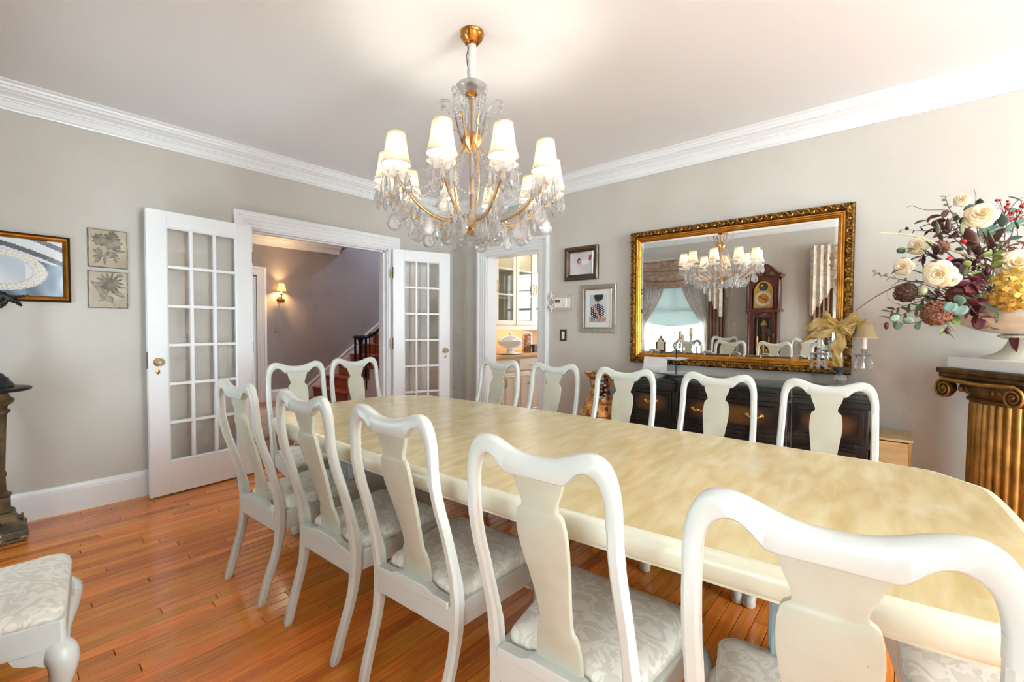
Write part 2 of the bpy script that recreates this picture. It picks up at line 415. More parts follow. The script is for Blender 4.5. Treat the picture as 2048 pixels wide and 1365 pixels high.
# ---- floor: subfloor and single boards
fl = struct(MB().box((XL - .15, YD - .15, -.12), (XB + .15, YA, -.012)).ob('floor', 'oak_gap'), 'polished orange oak strip floor')
BW = 0.0565
_bm = {}
def board_mesh():
    g = .0010; c = .0016
    v = [(g, g, -.012), (1 - g, g, -.012), (1 - g, BW - g, -.012), (g, BW - g, -.012),
         (g, g, -c), (1 - g, g, -c), (1 - g, BW - g, -c), (g, BW - g, -c),
         (2*g, g + c, 0), (1 - 2*g, g + c, 0), (1 - 2*g, BW - g - c, 0), (2*g, BW - g - c, 0)]
    f = [(0, 1, 5, 4), (1, 2, 6, 5), (2, 3, 7, 6), (3, 0, 4, 7), (4, 5, 9, 8), (5, 6, 10, 9), (6, 7, 11, 10), (7, 4, 8, 11), (8, 9, 10, 11)]
    return MB().add(v, f)
_src = board_mesh().ob('plank', 'oak_plank', fl); _first = True
rest = MB(); nb = 0
row = 0; y = YA - BW
rows = []
while y > YD - BW:
    x = XL - .1 - random.random() * .9; segs = []
    while x < XB:
        ln = random.choice([.55, .75, .9, 1.1, 1.3, 1.6, 1.9]) * random.uniform(.9, 1.1)
        a, b = max(x, XL), min(x + ln, XB)
        if b - a > .05: segs.append((a, b))
        x += ln
    rows.append((y, segs)); y -= BW
for y, segs in rows:
    for a, b in segs:
        seen = y > 0.55 and nb < 296 and b > 0.0 and not (a > 2.2 and y > 3.2 and False)
        if seen:
            o = _src if _first else inst(_src, fl)
            _first = False; o.location = (a, y, 0); o.scale = (b - a, 1, 1); nb += 1
        else:
            t = board_mesh(); t.v = [(a + p[0] * (b - a), y + p[1], p[2]) for p in t.v]; rest.add(t.v, t.f)
tag(rest.ob('plank_remainder', 'oak_plank', fl), kind='stuff')

# ---- crown moulding and baseboards
CROWN = [(0, -.150), (.014, -.150), (.016, -.142), (.012, -.138), (.020, -.132), (.020, -.100), (.026, -.096), (.026, -.088), (.036, -.084), (.036, -.074),
         (.046, -.066), (.060, -.060), (.066, -.058), (.066, -.052), (.088, -.046), (.088, -.030), (.098, -.026), (.100, -.014), (.112, -.010), (.120, -.004), (.120, 0)]
m = MB()
m.loft([[Vector((XL + i, YD + i, HC + z)), Vector((XB - i, YD + i, HC + z)), Vector((XB - i, YA - i, HC + z)), Vector((XL + i, YA - i, HC + z))] for i, z in CROWN], False)
struct(m.ob('trim_1', 'white_trim'), 'white stepped crown moulding around the room')
BASE = [(0.020, 0), (.020, .145), (.017, .150), (.017, .158), (.012, .166), (.009, .180), (.004, .185), (0, .185)]
def baseboard(name, T, a, b, label):
    m = MB(); m.loft([[T(a, v, d) for d, v in BASE] + [T(a, 0, 0)], [T(b, v, d) for d, v in BASE] + [T(b, 0, 0)]])
    return struct(m.ob(name, 'white_trim'), label)
baseboard('baseboard_far', TA, XL, DO[0] - .135, 'tall white baseboard left of the double doors')
baseboard('baseboard_corner', TA, DO[1] + .135, XB, 'short white baseboard behind the open right door')
baseboard('baseboard_right', TB, YD, PO[0] - .135, 'tall white baseboard under the mirror')
baseboard('baseboard_left', TC, YD, YA, 'white baseboard below the windows')
baseboard('baseboard_back', TD, XL, XB, 'white baseboard on the back wall')

# ---- door casings
CAS = [(0, 0), (0, .014), (.012, .018), (.030, .018), (.034, .022), (.062, .022), (.066, .026), (.094, .026), (.098, .036), (.118, .040), (.132, .036), (.132, 0)]
def casing(name, T, u0, u1, top, label, mat='white_trim', z0=0):
    m = MB()
    m.loft([[T(u0 - o, z0, d), T(u0 - o, top + o, d), T(u1 + o, top + o, d), T(u1 + o, z0, d)] for o, d in CAS], False, closed=False)
    return struct(m.ob(name, mat), label)
casing('trim_2', TA, DO[0], DO[1], DO[2], 'wide white stepped casing around the double doors')
casing('trim_3', TB, PO[0], PO[1], PO[2], 'wide white stepped casing around the pantry opening')
def jamb(name, T, u0, u1, top, d=0.15, stop=True):
    m = MB(); t = .012
    def bx(a, b, c, e, d0, d1):
        m.loft([[T(a, c, d0), T(b, c, d0), T(b, e, d0), T(a, e, d0)], [T(a, c, d1), T(b, c, d1), T(b, e, d1), T(a, e, d1)]])
    bx(u0, u0 + t, 0, top, 0, -d); bx(u1 - t, u1, 0, top, 0, -d); bx(u0, u1, top - t, top, 0, -d)
    if stop:
        bx(u0 + t, u0 + t + .014, 0, top - t, -.045, -.085); bx(u1 - t - .014, u1 - t, 0, top - t, -.045, -.085); bx(u0 + t, u1 - t, top - t - .014, top - t, -.045, -.085)
    return struct(m.ob(name, 'white_trim'))
struct(jamb('trim_4', TA, *DO), 'white jamb lining of the double doors')
struct(jamb('trim_5', TB, *PO, stop=False), 'white jamb lining of the pantry opening')

# ---- glazed doors: 3 x 6 lights
def glazed_door(name, label, hinge, ang, w, h, knob_side, hinges=True):
    "local x runs from the hinge to the free edge, y through the thickness"
    root = sempty(name, label); root.location = hinge; root.rotation_euler = (0, 0, ang)
    t = .036; sw = .118; tr = .112; br = .235; z0 = .010
    def part(n, a, b, mat='door_white', bev=.002): return MB().box(a, b).ob(n, mat, root, bevel=bev)
    part('stile', (0, -t/2, z0), (sw, t/2, h)); part('stile', (w - sw, -t/2, z0), (w, t/2, h))
    part('rail', (sw, -t/2, h - tr), (w - sw, t/2, h)); part('rail', (sw, -t/2, z0), (w - sw, t/2, z0 + br))
    gx0, gx1, gz0, gz1 = sw, w - sw, z0 + br, h - tr; mw = .022
    for k in (1, 2):
        x = gx0 + (gx1 - gx0) * k / 3; part('muntin', (x - mw/2, -t*.42, gz0), (x + mw/2, t*.42, gz1), bev=.004)
    for k in range(1, 6):
        z = gz0 + (gz1 - gz0) * k / 6; part('muntin', (gx0, -t*.40, z - mw/2), (gx1, t*.40, z + mw/2), bev=.004)
    # glazing bead round the glazed field
    b = MB()
    for s in (-1, 1):
        b.frame(gx0, gx1, gz0, gz1, [(0, s*t/2), (.004, s*t*.47), (.010, s*t*.3), (.011, s*.003)], lambda u, v, d: Vector((u, d, v)))
    b.ob('glazing_bead', 'door_white', root)
    pw, ph = (gx1 - gx0) / 3, (gz1 - gz0) / 6
    p0 = None
    for i in range(3):
        for j in range(6):
            if p0 is None:
                p0 = MB().box((0, -.0015, 0), (pw - mw*.6, .0015, ph - mw*.6)).ob('pane', 'door_glass', root); o = p0
            else: o = inst(p0, root)
            o.location = (gx0 + pw*i + mw*.3, 0, gz0 + ph*j + mw*.3)
    kx, kz = w - .058, 0.975
    for s in (-1, 1):
        ax = Matrix.Rotation(R(90) * s, 4, 'X')   # local z -> -y*s
        k = MB().lathe([(.012, 0), (.014, .004), (.008, .012), (.009, .028), (.020, .034), (.027, .044), (.027, .052), (.020, .062), (.008, .066)], 10, (kx, -s*t/2, kz), ax).ob('knob', 'knob_crystal', root, smooth=25)
        MB().lathe([(.030, 0), (.030, .003), (.022, .007), (.013, .009)], 20, (kx, -s*t/2, kz), ax).ob('rose', 'brass', root, smooth=40)
        MB().lathe([(.016, 0), (.016, .002), (.010, .004)], 14, (kx + .004, -s*t/2, kz - .068), Matrix.Rotation(R(90)*s, 4, 'X') @ Matrix.Diagonal((.8, 1.25, 1, 1))).ob('keyhole_plate', 'brass', root, smooth=40)
    part('latch_plate', (w - .001, -.012, .93), (w + .0015, .012, 1.05), 'old_brass', 0)
    for z in (.25, 1.06, 1.80):
        MB().box((-.018, -t/2 - .002, z - .046), (.004, -t/2 + .004, z + .046)).lathe([(.003, -.060), (.0055, -.053), (.0055, .053), (.003, .060)], 10, (-.005, -t/2 - .004, z)).ob('hinge', 'old_brass', root, smooth=40)
    return root
crystal_mat('knob_crystal', .2)
glazed_door('door_1', 'open white glazed door folded back to the wall, left of the opening', (1.375, 4.045, 0), R(186.0), .700, 2.052, 0)
dr = glazed_door('door_2', 'open white glazed door standing out near the corner, right of the opening', (2.735, 4.040, 0), R(-21.0), .630, 2.052, 0)
# ---- windows
def window(name, label, T, w, cols=2, rows=4):
    u0, u1, v0, v1 = w; root = sempty(name, label)
    def bar(n, a, b, c, e, d0, d1, mat='white_trim'):
        m = MB(); m.loft([[T(a, c, d0), T(b, c, d0), T(b, e, d0), T(a, e, d0)], [T(a, c, d1), T(b, c, d1), T(b, e, d1), T(a, e, d1)]]); return m.ob(n, mat, root)
    for a, b, c, e in ((u0, u0 + .04, v0, v1), (u1 - .04, u1, v0, v1), (u0, u1, v0, v0 + .05), (u0, u1, v1 - .04, v1)): bar('frame', a, b, c, e, -.04, -.10)
    vm = (v0 + v1) / 2; bar('meeting_rail', u0 + .04, u1 - .04, vm - .02, vm + .02, -.045, -.095)
    for k in range(1, cols): x = u0 + (u1 - u0) * k / cols; bar('muntin', x - .009, x + .009, v0 + .05, v1 - .04, -.058, -.082)
    for k in range(1, rows):
        z = v0 + (v1 - v0) * k / rows
        if abs(z - vm) > .03: bar('muntin', u0 + .04, u1 - .04, z - .009, z + .009, -.06, -.08)
    for i in range(cols):
        for j in range(rows):
            a, b = u0 + .03 + (u1-u0-.06)*i/cols, u0 + .03 + (u1-u0-.06)*(i+1)/cols; c, e = v0+.04+(v1-v0-.07)*j/rows, v0+.04+(v1-v0-.07)*(j+1)/rows
            bar('pane', a, b, c, e, -.069, -.072, 'window_glass')
    bar('sill', u0 - .10, u1 + .10, v0 - .03, v0, .055, -.04)
    m = MB(); m.loft([[T(u0 - o, v0, d), T(u0 - o, v1 + o, d), T(u1 + o, v1 + o, d), T(u1 + o, v0, d)] for o, d in [(x * .8, y) for x, y in CAS]], False, closed=False)
    m.ob('window_casing', 'white_trim', root)
    return root
window('window_1', 'white sash window behind swag and sheers, reflected at the left of the mirror', TC, WIN[0])
window('window_2', 'white sash window behind swag and drapes, reflected at the right of the mirror', TC, WIN[1])
window('window_3', 'tall white sash window in the back wall', TD, WIND[0])
window('window_4', 'second tall white sash window in the back wall', TD, WIND[1])

window('added_window_6', 'added white sash window, unseen, near the back corner, right', TB, WINB)
window('added_window_7', 'added white sash window, unseen, near the back corner, left', TC, WINC)

# ================================================================== hall beyond the double doors
YH = 7.74
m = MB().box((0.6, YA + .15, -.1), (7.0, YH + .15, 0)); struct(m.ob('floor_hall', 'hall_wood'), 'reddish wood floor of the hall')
m = MB().box((0.6, YA + .15, HC), (4.25, YH + .15, HC + .2)); struct(m.ob('ceiling_hall', 'ceiling_paint'), 'hall ceiling ending at the stairwell')
m = MB().box((4.25, YA + .15, HC), (7.0, 6.55, HC + .2)); struct(m.ob('ceiling_landing', 'ceiling_paint'))
THF = lambda u, v, d: Vector((u, YH - d, v))
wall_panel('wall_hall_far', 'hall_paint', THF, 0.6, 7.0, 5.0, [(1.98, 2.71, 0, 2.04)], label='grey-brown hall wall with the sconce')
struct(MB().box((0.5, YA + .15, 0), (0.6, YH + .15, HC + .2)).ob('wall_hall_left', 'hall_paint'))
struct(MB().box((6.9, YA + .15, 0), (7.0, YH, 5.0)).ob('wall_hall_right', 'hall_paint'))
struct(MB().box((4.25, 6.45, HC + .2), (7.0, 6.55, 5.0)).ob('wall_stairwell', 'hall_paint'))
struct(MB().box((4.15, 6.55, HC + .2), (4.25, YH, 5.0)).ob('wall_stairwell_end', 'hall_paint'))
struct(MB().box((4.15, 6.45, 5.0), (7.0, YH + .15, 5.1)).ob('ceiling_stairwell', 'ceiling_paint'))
casing('trim_6', THF, 1.98, 2.71, 2.04, 'white casing of the doorway in the hall')
# door standing ajar in that doorway
dh = sempty('door_3', 'white hall door standing ajar beside the sconce'); dh.location = (2.70, YH + .03, 0); dh.rotation_euler = (0, 0, R(112))
MB().box((0, -.018, .01), (.70, .018, 2.02)).ob('door_leaf', 'door_white', dh, bevel=.003)
for z in (.25, 1.05, 1.80): MB().lathe([(.006, -.05), (.006, .05)], 8, (0, -.022, z)).ob('hinge', 'old_brass', dh)
struct(MB().box((1.4, YH + .9, 0), (3.2, YH + 1.0, 2.6)).ob('wall_room_beyond', 'hall_paint'))
m = MB(); m.loft([[Vector((a, YH - i, HC + z)) for i, z in CROWN] + [Vector((a, YH, HC))] for a in (.6, 4.10)]); struct(m.ob('trim_7', 'white_trim'), 'white crown moulding of the hall')
m = MB(); m.loft([[Vector((a, YH - d, v)) for d, v in BASE] + [Vector((a, YH, 0))] for a in (2.845, 3.35)]); struct(m.ob('baseboard_hall', 'white_trim'), 'white hall baseboard')

# staircase against the far hall wall, rising to the right
RISE, RUN, SX, SY0, SY1 = .1815, .234, 3.60, YH - 1.02, YH - .03
st = sempty('staircase', 'red-brown wooden staircase rising to the right')
NST = 12
for k in range(NST):
    x = SX + RUN * k; z = RISE * (k + 1)
    y0 = SY0 - (.10 if k == 0 else 0)
    MB().box((x - .025, y0 - .03, z - .032), (x + RUN + .005, SY1, z)).ob('tread', 'stair_wood', st, bevel=.010)
    MB().box((x, y0, z - RISE), (x + .02, SY1, z - .032)).ob('riser', 'stair_wood', st)
m = MB()
pl = [(SX + RUN * NST, 0)]
pl.append((SX, 0))
for k in range(NST): pl += [(SX + RUN * k + .02, RISE * k), (SX + RUN * k + .02, RISE * (k + 1) - .032)]
pl.append((SX + RUN * NST, RISE * NST - .032))
# outer stringer as a stack of upright strips under each tread
m = MB()
for k in range(NST):
    m.box((SX + RUN * k + .02, SY0, 0), (SX + RUN * (k + 1) + .02, SY0 + .03, RISE * (k + 1) - .032))
m.ob('outer_stringer', 'white_trim', st)
sl = RISE / RUN
m = MB()
def skz(x): return max(.185, .30 + (x - SX) * sl)
xs = [3.34, 3.45, SX, SX + RUN * NST]
for a, b in zip(xs, xs[1:]):
    m.loft([[Vector((a, YH - .03, 0)), Vector((a, YH, 0)), Vector((a, YH, skz(a))), Vector((a, YH - .03, skz(a)))], [Vector((b, YH - .03, 0)), Vector((b, YH, 0)), Vector((b, YH, skz(b))), Vector((b, YH - .03, skz(b)))]])
    m.loft([[Vector((a, YH - .045, skz(a) - .03)), Vector((a, YH, skz(a) - .03)), Vector((a, YH, skz(a))), Vector((a, YH - .045, skz(a)))], [Vector((b, YH - .045, skz(b) - .03)), Vector((b, YH, skz(b) - .03)), Vector((b, YH, skz(b))), Vector((b, YH - .045, skz(b)))]])
m.ob('wall_skirt', 'white_trim', st)
# black balustrade with a volute start
RY = SY0 + .06
def railz(x): return 1.075 + max(0, x - 4.05) * sl * (1 if x > 4.2 else .6)
cx, cy = 3.96, RY
m = MB()
path = [Vector((cx + .10 * math.cos(a), cy + .10 * math.sin(a), 1.055)) for a in [R(d) for d in range(-200, 95, 20)]]
m.tube(path, .026, 8); m.tube([(4.0, RY + .08, 1.055), (4.12, RY, 1.065), (4.25, RY, 1.13), (4.6, RY, 1.13 + .35 * sl), (5.9, RY, 1.13 + 1.65 * sl)], .030, 8)
m.ob('handrail', 'black_iron', st, smooth=60)
MB().lathe([(.05, .18), (.05, .22), (.032, .26), (.028, .6), (.034, .95), (.05, 1.03), (.085, 1.05), (.09, 1.075), (.02, 1.08)], 14, (cx, cy, 0)).ob('newel_post', 'black_iron', st, smooth=50)
for d in range(0, 360, 60):
    a = R(d + 10); MB().tube([(cx + .10 * math.cos(a), cy + .10 * math.sin(a), .18), (cx + .10 * math.cos(a), cy + .10 * math.sin(a), 1.05)], .011, 6).ob('baluster', 'black_iron', st)
b0 = None
for k in range(2, NST):
    for q in (.25, .75):
        x = SX + RUN * (k + q); z0 = RISE * (k + 1); z1 = 1.12 + max(0, x - 4.25) * sl
        if x > 4.1: MB().tube([(x, RY, z0), (x, RY, z1)], .010, 6).ob('baluster', 'black_iron', st)

# ================================================================== pantry beyond the right-hand opening
TPB = lambda u, v, d: Vector((u, YA + .15 - d + .06, v))
struct(MB().box((XB + .15, YA + .16, 0), (6.1, YA + .30, HC)).ob('wall_pantry_far', 'wall_paint'), 'pantry wall behind the cream cabinets')
struct(MB().box((XB + .15, YA + .16, 0), (XB + .16, YA + .30, HC)).ob('wall_pantry_corner', 'wall_paint'))
wall_panel('wall_pantry_right', 'wall_paint', lambda u, v, d: Vector((6.0 - d, u, v)), 1.9, YA + .16, HC, [(2.5, 3.7, .9, 2.2)])
struct(MB().box((XB + .15, 1.9, 0), (6.1, 2.0, HC)).ob('wall_pantry_near', 'wall_paint'))
struct(MB().box((XB + .15, 1.9, -.1), (6.1, YA + .3, 0)).ob('floor_pantry', 'hall_wood'))
struct(MB().box((XB + .15, 1.9, HC), (6.1, YA + .3, HC + .1)).ob('ceiling_pantry', 'ceiling_paint'))
window('window_5', 'pantry window with daylight', lambda u, v, d: Vector((6.0 - d, u, v)), (2.5, 3.7, .9, 2.2))
# ================================================================== dining table
TCX, TCY, TROT = 1.50, 1.21, R(2.86)
half = [(0, 1.478), (.15, 1.474), (.27, 1.464), (.325, 1.452), (.355, 1.436), (.44, 1.352), (.505, 1.285), (.525, 1.255), (.537, 1.20), (.555, 1.0), (.574, .70), (.588, .35), (.592, 0)]
near = [(0, 1.480), (.18, 1.477), (.33, 1.470), (.385, 1.460), (.42, 1.440), (.50, 1.372), (.525, 1.345), (.537, 1.30), (.550, 1.10), (.574, .70), (.588, .35)]
q = half + [(x, -y) for x, y in reversed(near)]
outl = q + [(-x, y) for x, y in reversed(q[1:-1])]
outl = [Vector((x, y, 0)) for x, y in outl]
outl = cat_rom(outl, 2, True)
def inset(d):
    n = len(outl); out = []
    for i in range(n):
        t = (outl[(i+1) % n] - outl[(i-1) % n]).normalized(); out.append(outl[i] - Vector((-t.y, t.x, 0)) * d * SGN)
    return out
SGN = 1
_t = inset(.05); SGN = 1 if max(p.x for p in _t) < .592 else -1
tb = thing('dining_table', 'long cream dining table with marbled gold top and clipped corners', 'table', (TCX, TCY, 0), TROT)
m = MB(); ring = inset(.030); m.loft([[p + Vector((0, 0, .700)) for p in ring], [p + Vector((0, 0, .7600)) for p in ring]])
m.ob('tabletop', 'table_top', tb, smooth=40)
prof = [(.0305, .7595), (.022, .7598), (.012, .757), (.004, .749), (0, .735), (0, .722), (.003, .708), (.010, .698), (.020, .692), (.024, .690), (.024, .684), (.060, .682), (.10, .682)]
m = MB(); m.loft([[p + Vector((0, 0, z)) for p in inset(d)] for d, z in prof], False)
m.ob('bullnose_edge', 'table_edge', tb, smooth=50)
for sgn in (1, -1):
    yc = 1.03 * sgn + .005
    pr = MB().box((-.30, yc - .050, .03), (.40, yc + .050, .682)).ob('pedestal', 'pedestal_paint', tb, bevel=.004)
    for s in (-1, 1):
        x = -.30 if s < 0 else .40
        a, b = (x - .012, x + .004) if s < 0 else (x - .004, x + .012)
        MB().box((a, yc - .032, .05), (b, yc + .032, .68)).ob('pilaster', 'pedestal_paint', pr, bevel=.003)
    for f in (-1, 1):
        y = yc + f * .052
        m = MB(); m.frame(-.26, .36, .09, .65, [(0, 0), (0, .007), (.008, .010), (.030, .010), (.038, .004), (.038, 0)], lambda u, v, d, y=y, f=f: Vector((u, y + f * d, v)))
        m.ob('panel_moulding', 'pedestal_paint', pr)
    MB().box((-.315, yc - .060, 0), (.415, yc + .060, .034)).ob('plinth', 'pedestal_paint', tb, bevel=.008)

# ================================================================== dining chairs
YP = [(1.0, -.310), (.985, -.308), (.93, -.305), (.86, -.301), (.79, -.296), (.72, -.281), (.655, -.259), (.59, -.240), (.526, -.222), (.46, -.207), (.407, -.200), (.326, -.200), (.28, -.204), (.22, -.217), (.175, -.230), (.12, -.249), (.08, -.262), (0, -.284)]
XP = [(1.0, .170), (.93, .181), (.86, .186), (.70, .190), (.60, .191), (.45, .190), (.40, .190), (.20, .184), (0, .177)]
def make_chair():
    c = thing('dining_chair', 'x', 'chair')
    # rear leg and stile in one piece, chamfered section
    for s in (-1, 1):
        rings = []
        for z in [0, .012, .05, .10, .15, .20, .25, .30, .35, .40, .45, .50, .55, .60, .65, .70, .75, .80, .845, .875]:
            y = lerp_tab(YP, z); x = s * lerp_tab(XP, z)
            w = .0150 if z > .5 else .0150 + .003 * (1 - abs(z - .36) / .4)
            d = .0140 if z > .80 else .0160 if z > .55 else .0215 if .28 < z < .46 else .0175
            if z < .01: w *= .8; d *= .8
            k = .55
            rings.append([Vector((x + a * w, y + b * d, z)) for a, b in ((-1, -k), (-k, -1), (k, -1), (1, -k), (1, k), (k, 1), (-k, 1), (-1, k))])
        MB().loft(rings).ob('leg', 'ivory_paint', c, smooth=28)
    # crest rail: yoke shape, thick enough to carry the shoulders
    top = [(.2015, .84), (.2010, .88), (.197, .915), (.189, .945), (.176, .968), (.158, .981), (.138, .985), (.115, .982), (.092, .974), (.066, .964), (.036, .957), (0, .9545)]
    bot = [(.1715, .84), (.170, .88), (.165, .905), (.156, .926), (.140, .939), (.127, .942), (.112, .938), (.099, .928), (.088, .915), (.078, .907), (.060, .905), (0, .905)]
    top = [(v.x, v.y) for v in cat_rom([(a, b, 0) for a, b in top], 3)]; bot = [(v.x, v.y) for v in cat_rom([(a, b, 0) for a, b in bot], 3)]
    n = len(top); m = MB(); rings = []
    seq = [(i, 1) for i in range(n)] + [(i, -1) for i in range(n - 2, -1, -1)]
    for i, s in seq:
        (x0, z0), (x1, z1) = top[i], bot[i]; y = lerp_tab(YP, (z0 + z1) / 2) + .0; th = .0152
        a = Vector((s * x0, y, z0)); b = Vector((s * x1, y, z1)); u = (b - a); ln = u.length; u = u / ln
        e = min(.008, ln * .25); Y = Vector((0, 1, 0)); f = min(.006, ln * .16)
        rings.append([a - Y*(th-e), a + u*f*.6 - Y*(th-.003), a + u*e - Y*th, b - u*f - Y*th, b - Y*(th-f), b + Y*(th-f), b - u*f + Y*th, a + u*e + Y*th, a + u*f*.6 + Y*(th-.003), a + Y*(th-e)])
    m.loft(rings); m.ob('crest_rail', 'ivory_paint', c, smooth=50)
    W = [(.912, .066), (.895, .0645), (.875, .058), (.855, .049), (.842, .0455), (.832, .047), (.826, .056), (.818, .0605), (.80, .0645), (.77, .0665), (.74, .0655), (.70, .061), (.66, .0555), (.62, .050), (.58, .0455), (.55, .043), (.525, .0425), (.512, .045), (.506, .051), (.49, .056), (.465, .060), (.43, .063), (.392, .066)]
    rings = []
    for z, w in W:
        y = lerp_tab(YP, z) + .006 + .010 * math.sin(PI * (z - .39) / .52); t = .0075
        rings.append([Vector((-w, y - t + .002, z)), Vector((-w + .004, y - t, z)), Vector((w - .004, y - t, z)), Vector((w, y - t + .002, z)), Vector((w, y + t, z)), Vector((-w, y + t, z))])
    MB().loft(rings).ob('splat', 'splat_paint', c, smooth=40)
    # seat frame: trapezoid rails
    def trap(rx, fx, ry, fy, r=.03, n=5):
        pts = []
        for (x, y), a0 in (((-rx, ry), 180), ((rx, ry), 270), ((fx, fy), 0), ((-fx, fy), 90)):
            sx = 1 if x > 0 else -1; sy = 1 if y == fy else -1
            for k in range(n + 1):
                a = R(a0 + 90 * k / n); pts.append(Vector((x - sx * r + r * math.cos(a), y - sy * r + r * math.sin(a), 0)))
        return pts
    P = trap(.188, .232, -.222, .232, .012, 3)
    MB().loft([[p + Vector((0, 0, z)) for p in P] for z in (.308, .314, .380, .386)]).ob('seat_rail', 'ivory_paint', c, bevel=.003)
    m = MB(); m.loft([[Vector((x, y, z)) for x, z in ((-.172, .38), (-.172, .400), (-.10, .404), (-.072, .416), (.072, .416), (.10, .404), (.172, .400), (.172, .38))] for y in (-.228, -.192)])
    m.ob('back_shoe', 'ivory_paint', c, bevel=.003)
    rings = []
    for ins, z in ((.018, .380), (.006, .386), (.003, .396), (.005, .408), (.014, .418), (.03, .425), (.055, .430), (.09, .4325), (.13, .434)):
        rings.append([p + Vector((0, .012, z)) for p in trap(.186 - ins, .232 - ins, -.196 + ins, .222 - ins, max(.045 - ins * .25, .01), 6)])
    MB().loft(rings).ob('seat_cushion', 'damask', c, smooth=60)
    # cabriole front legs with knee brackets and pad feet
    for s in (-1, 1):
        path = [(.200, .200, .312), (.208, .208, .300), (.219, .220, .282), (.222, .224, .256), (.218, .220, .21), (.208, .209, .155), (.199, .200, .10), (.200, .201, .065), (.208, .211, .040), (.214, .218, .022), (.214, .218, .004), (.214, .218, 0)]
        rad = [.028, .034, .038, .035, .028, .021, .0165, .0165, .0225, .028, .026, .021]
        pth = cat_rom([(s * a, b, z) for a, b, z in path], 3); rr = cat_rom([(r, 0, 0) for r in rad], 3)
        m = MB().tube(pth, [v.x for v in rr], 10)
        for ax in (0, 1):
            br = [(0, .312), (.105, .312), (.098, .296), (.080, .285), (.058, .278), (.036, .262), (.02, .240), (0, .225)]
            if ax == 0: m.prism(br, lambda u, v, s=s: Vector((s * (.225 - u), .205, v)), lambda u, v, s=s: Vector((s * (.225 - u), .238, v)))
            else: m.prism(br, lambda u, v, s=s: Vector((s * .202, .225 - u, v)), lambda u, v, s=s: Vector((s * .234, .225 - u, v)))
        m.ob('leg', 'ivory_paint', c, smooth=50)
    return c
chair0 = make_chair(); _used = [False]
def place_chair(px, py, face, label, group=None):
    "px,py = where the middle of the crest rail stands; face = direction the sitter looks, degrees from +X"
    o = copy_tree(chair0) if _used[0] else chair0
    _used[0] = True
    o['label'] = label; o['category'] = 'chair'; o['group'] = group or 'cream dining chairs with vase-shaped splats'
    a = R(face); o.location = (px + .305 * math.cos(a), py + .305 * math.sin(a), 0); o.rotation_euler = (0, 0, a - PI / 2)
    return o
place_chair(.705, 2.275, 3.5, 'cream dining chair on the near side, farthest from the camera, beside the glazed door')
place_chair(.752, 1.705, 3.0, 'cream dining chair on the near side, second from the table end by the doors')
place_chair(.785, 1.178, 4.0, 'cream dining chair on the near side, middle one of the near row')
place_chair(.772, .598, 3.6, 'cream dining chair on the near side, second from the right edge of the frame')
place_chair(.765, .064, 5.5, 'cream dining chair in the right foreground, closest to the camera, cut by the frame')
place_chair(2.535, 2.325, 182, 'cream dining chair on the far side, in front of the pantry tureen')
place_chair(2.605, 1.852, 185, 'cream dining chair on the far side, half in front of the pantry door casing')
place_chair(2.590, 1.300, 184, 'cream dining chair on the far side, in front of the tall patterned vase')
place_chair(2.680, .770, 184, 'cream dining chair on the far side, in front of the middle drawers of the sideboard')
place_chair(2.695, .258, 180, 'cream dining chair on the far side, in front of the right end of the sideboard')
place_chair(1.372, 3.20, 268, 'cream dining chair at the far table end, in front of the grey hall wall')
place_chair(1.870, 3.295, 266, 'cream dining chair at the far table end, in front of the stairs')
place_chair(1.66, -.56, 92, 'cream dining chair tucked under the near table end, only its shaded seat showing')
place_chair(-.398, 2.09, -6, 'cream dining chair cut by the left frame edge, only its seat and front legs showing')
place_chair(-.33, .98, 3, 'cream dining chair between the tall clock and the second window, seen only in the mirror')
# ================================================================== chandelier
crystal_mat('crystal', .35)
cloth_mat('lamp_shade', (246, 240, 230), trans=.5)
pmat('shade_trim', (214, 196, 168), .6)
pmat('candle_white', (248, 246, 240), .5)
pmat('gilt', (205, 150, 75), .3, 1.0, col2=(170, 110, 50), scale=25)
pmat('gilt_warm', (224, 178, 118), .28, 1.0)
glow_mat('bulb_glow', (255, 236, 205), 30)
pmat('sleeve_cloth', (232, 226, 218), .7, col2=(212, 204, 194), scale=30, bump=.4, bscale=40)
CX, CY = 1.548, 1.614
ch = thing('chandelier', 'crystal chandelier with ten pleated white shades and gilt arms above the table', 'chandelier', (CX, CY, 0))
# ceiling canopy with fluted bell
MB().lathe([(.058, HC), (.058, HC - .006), (.054, HC - .012), (.056, HC - .018), (.046, HC - .034), (.034, HC - .046), (.034, HC - .052), (.024, HC - .060), (.01, HC - .062)], 40, wob=lambda t, i: 1 + (.035 * math.cos(20 * t) if 3 <= i <= 4 else 0)).ob('ceiling_canopy', 'gilt', ch, smooth=40)
# gathered cloth sleeve over the chain
rng = random.Random(3)
MB().lathe([(.020 + .004 * rng.random(), HC - .058 - k * .0112) for k in range(18)], 12, wob=lambda t, i: 1 + .10 * math.sin(3 * t + i * 1.7)).ob('chain_sleeve', 'sleeve_cloth', ch, smooth=70)
MB().tube([(-.022, 0, 2.60), (-.030, .005, 2.56), (-.020, .012, 2.53), (-.012, .012, 2.50)], .0022, 5).ob('wire', 'black_iron', ch)
MB().lathe([(.012, 2.45), (.020, 2.435), (.072, 2.425), (.076, 2.420), (.070, 2.405), (.052, 2.390), (.026, 2.380), (.012, 2.376)], 24, wob=lambda t, i: 1 + (.03 * math.cos(12 * t) if i in (2, 3, 4) else 0)).ob('top_dish', 'crystal', ch, smooth=30)
MB().lathe([(.010, 2.405), (.030, 2.395), (.034, 2.385), (.016, 2.372), (.012, 2.36)], 16).ob('dish_mount', 'gilt', ch, smooth=40)
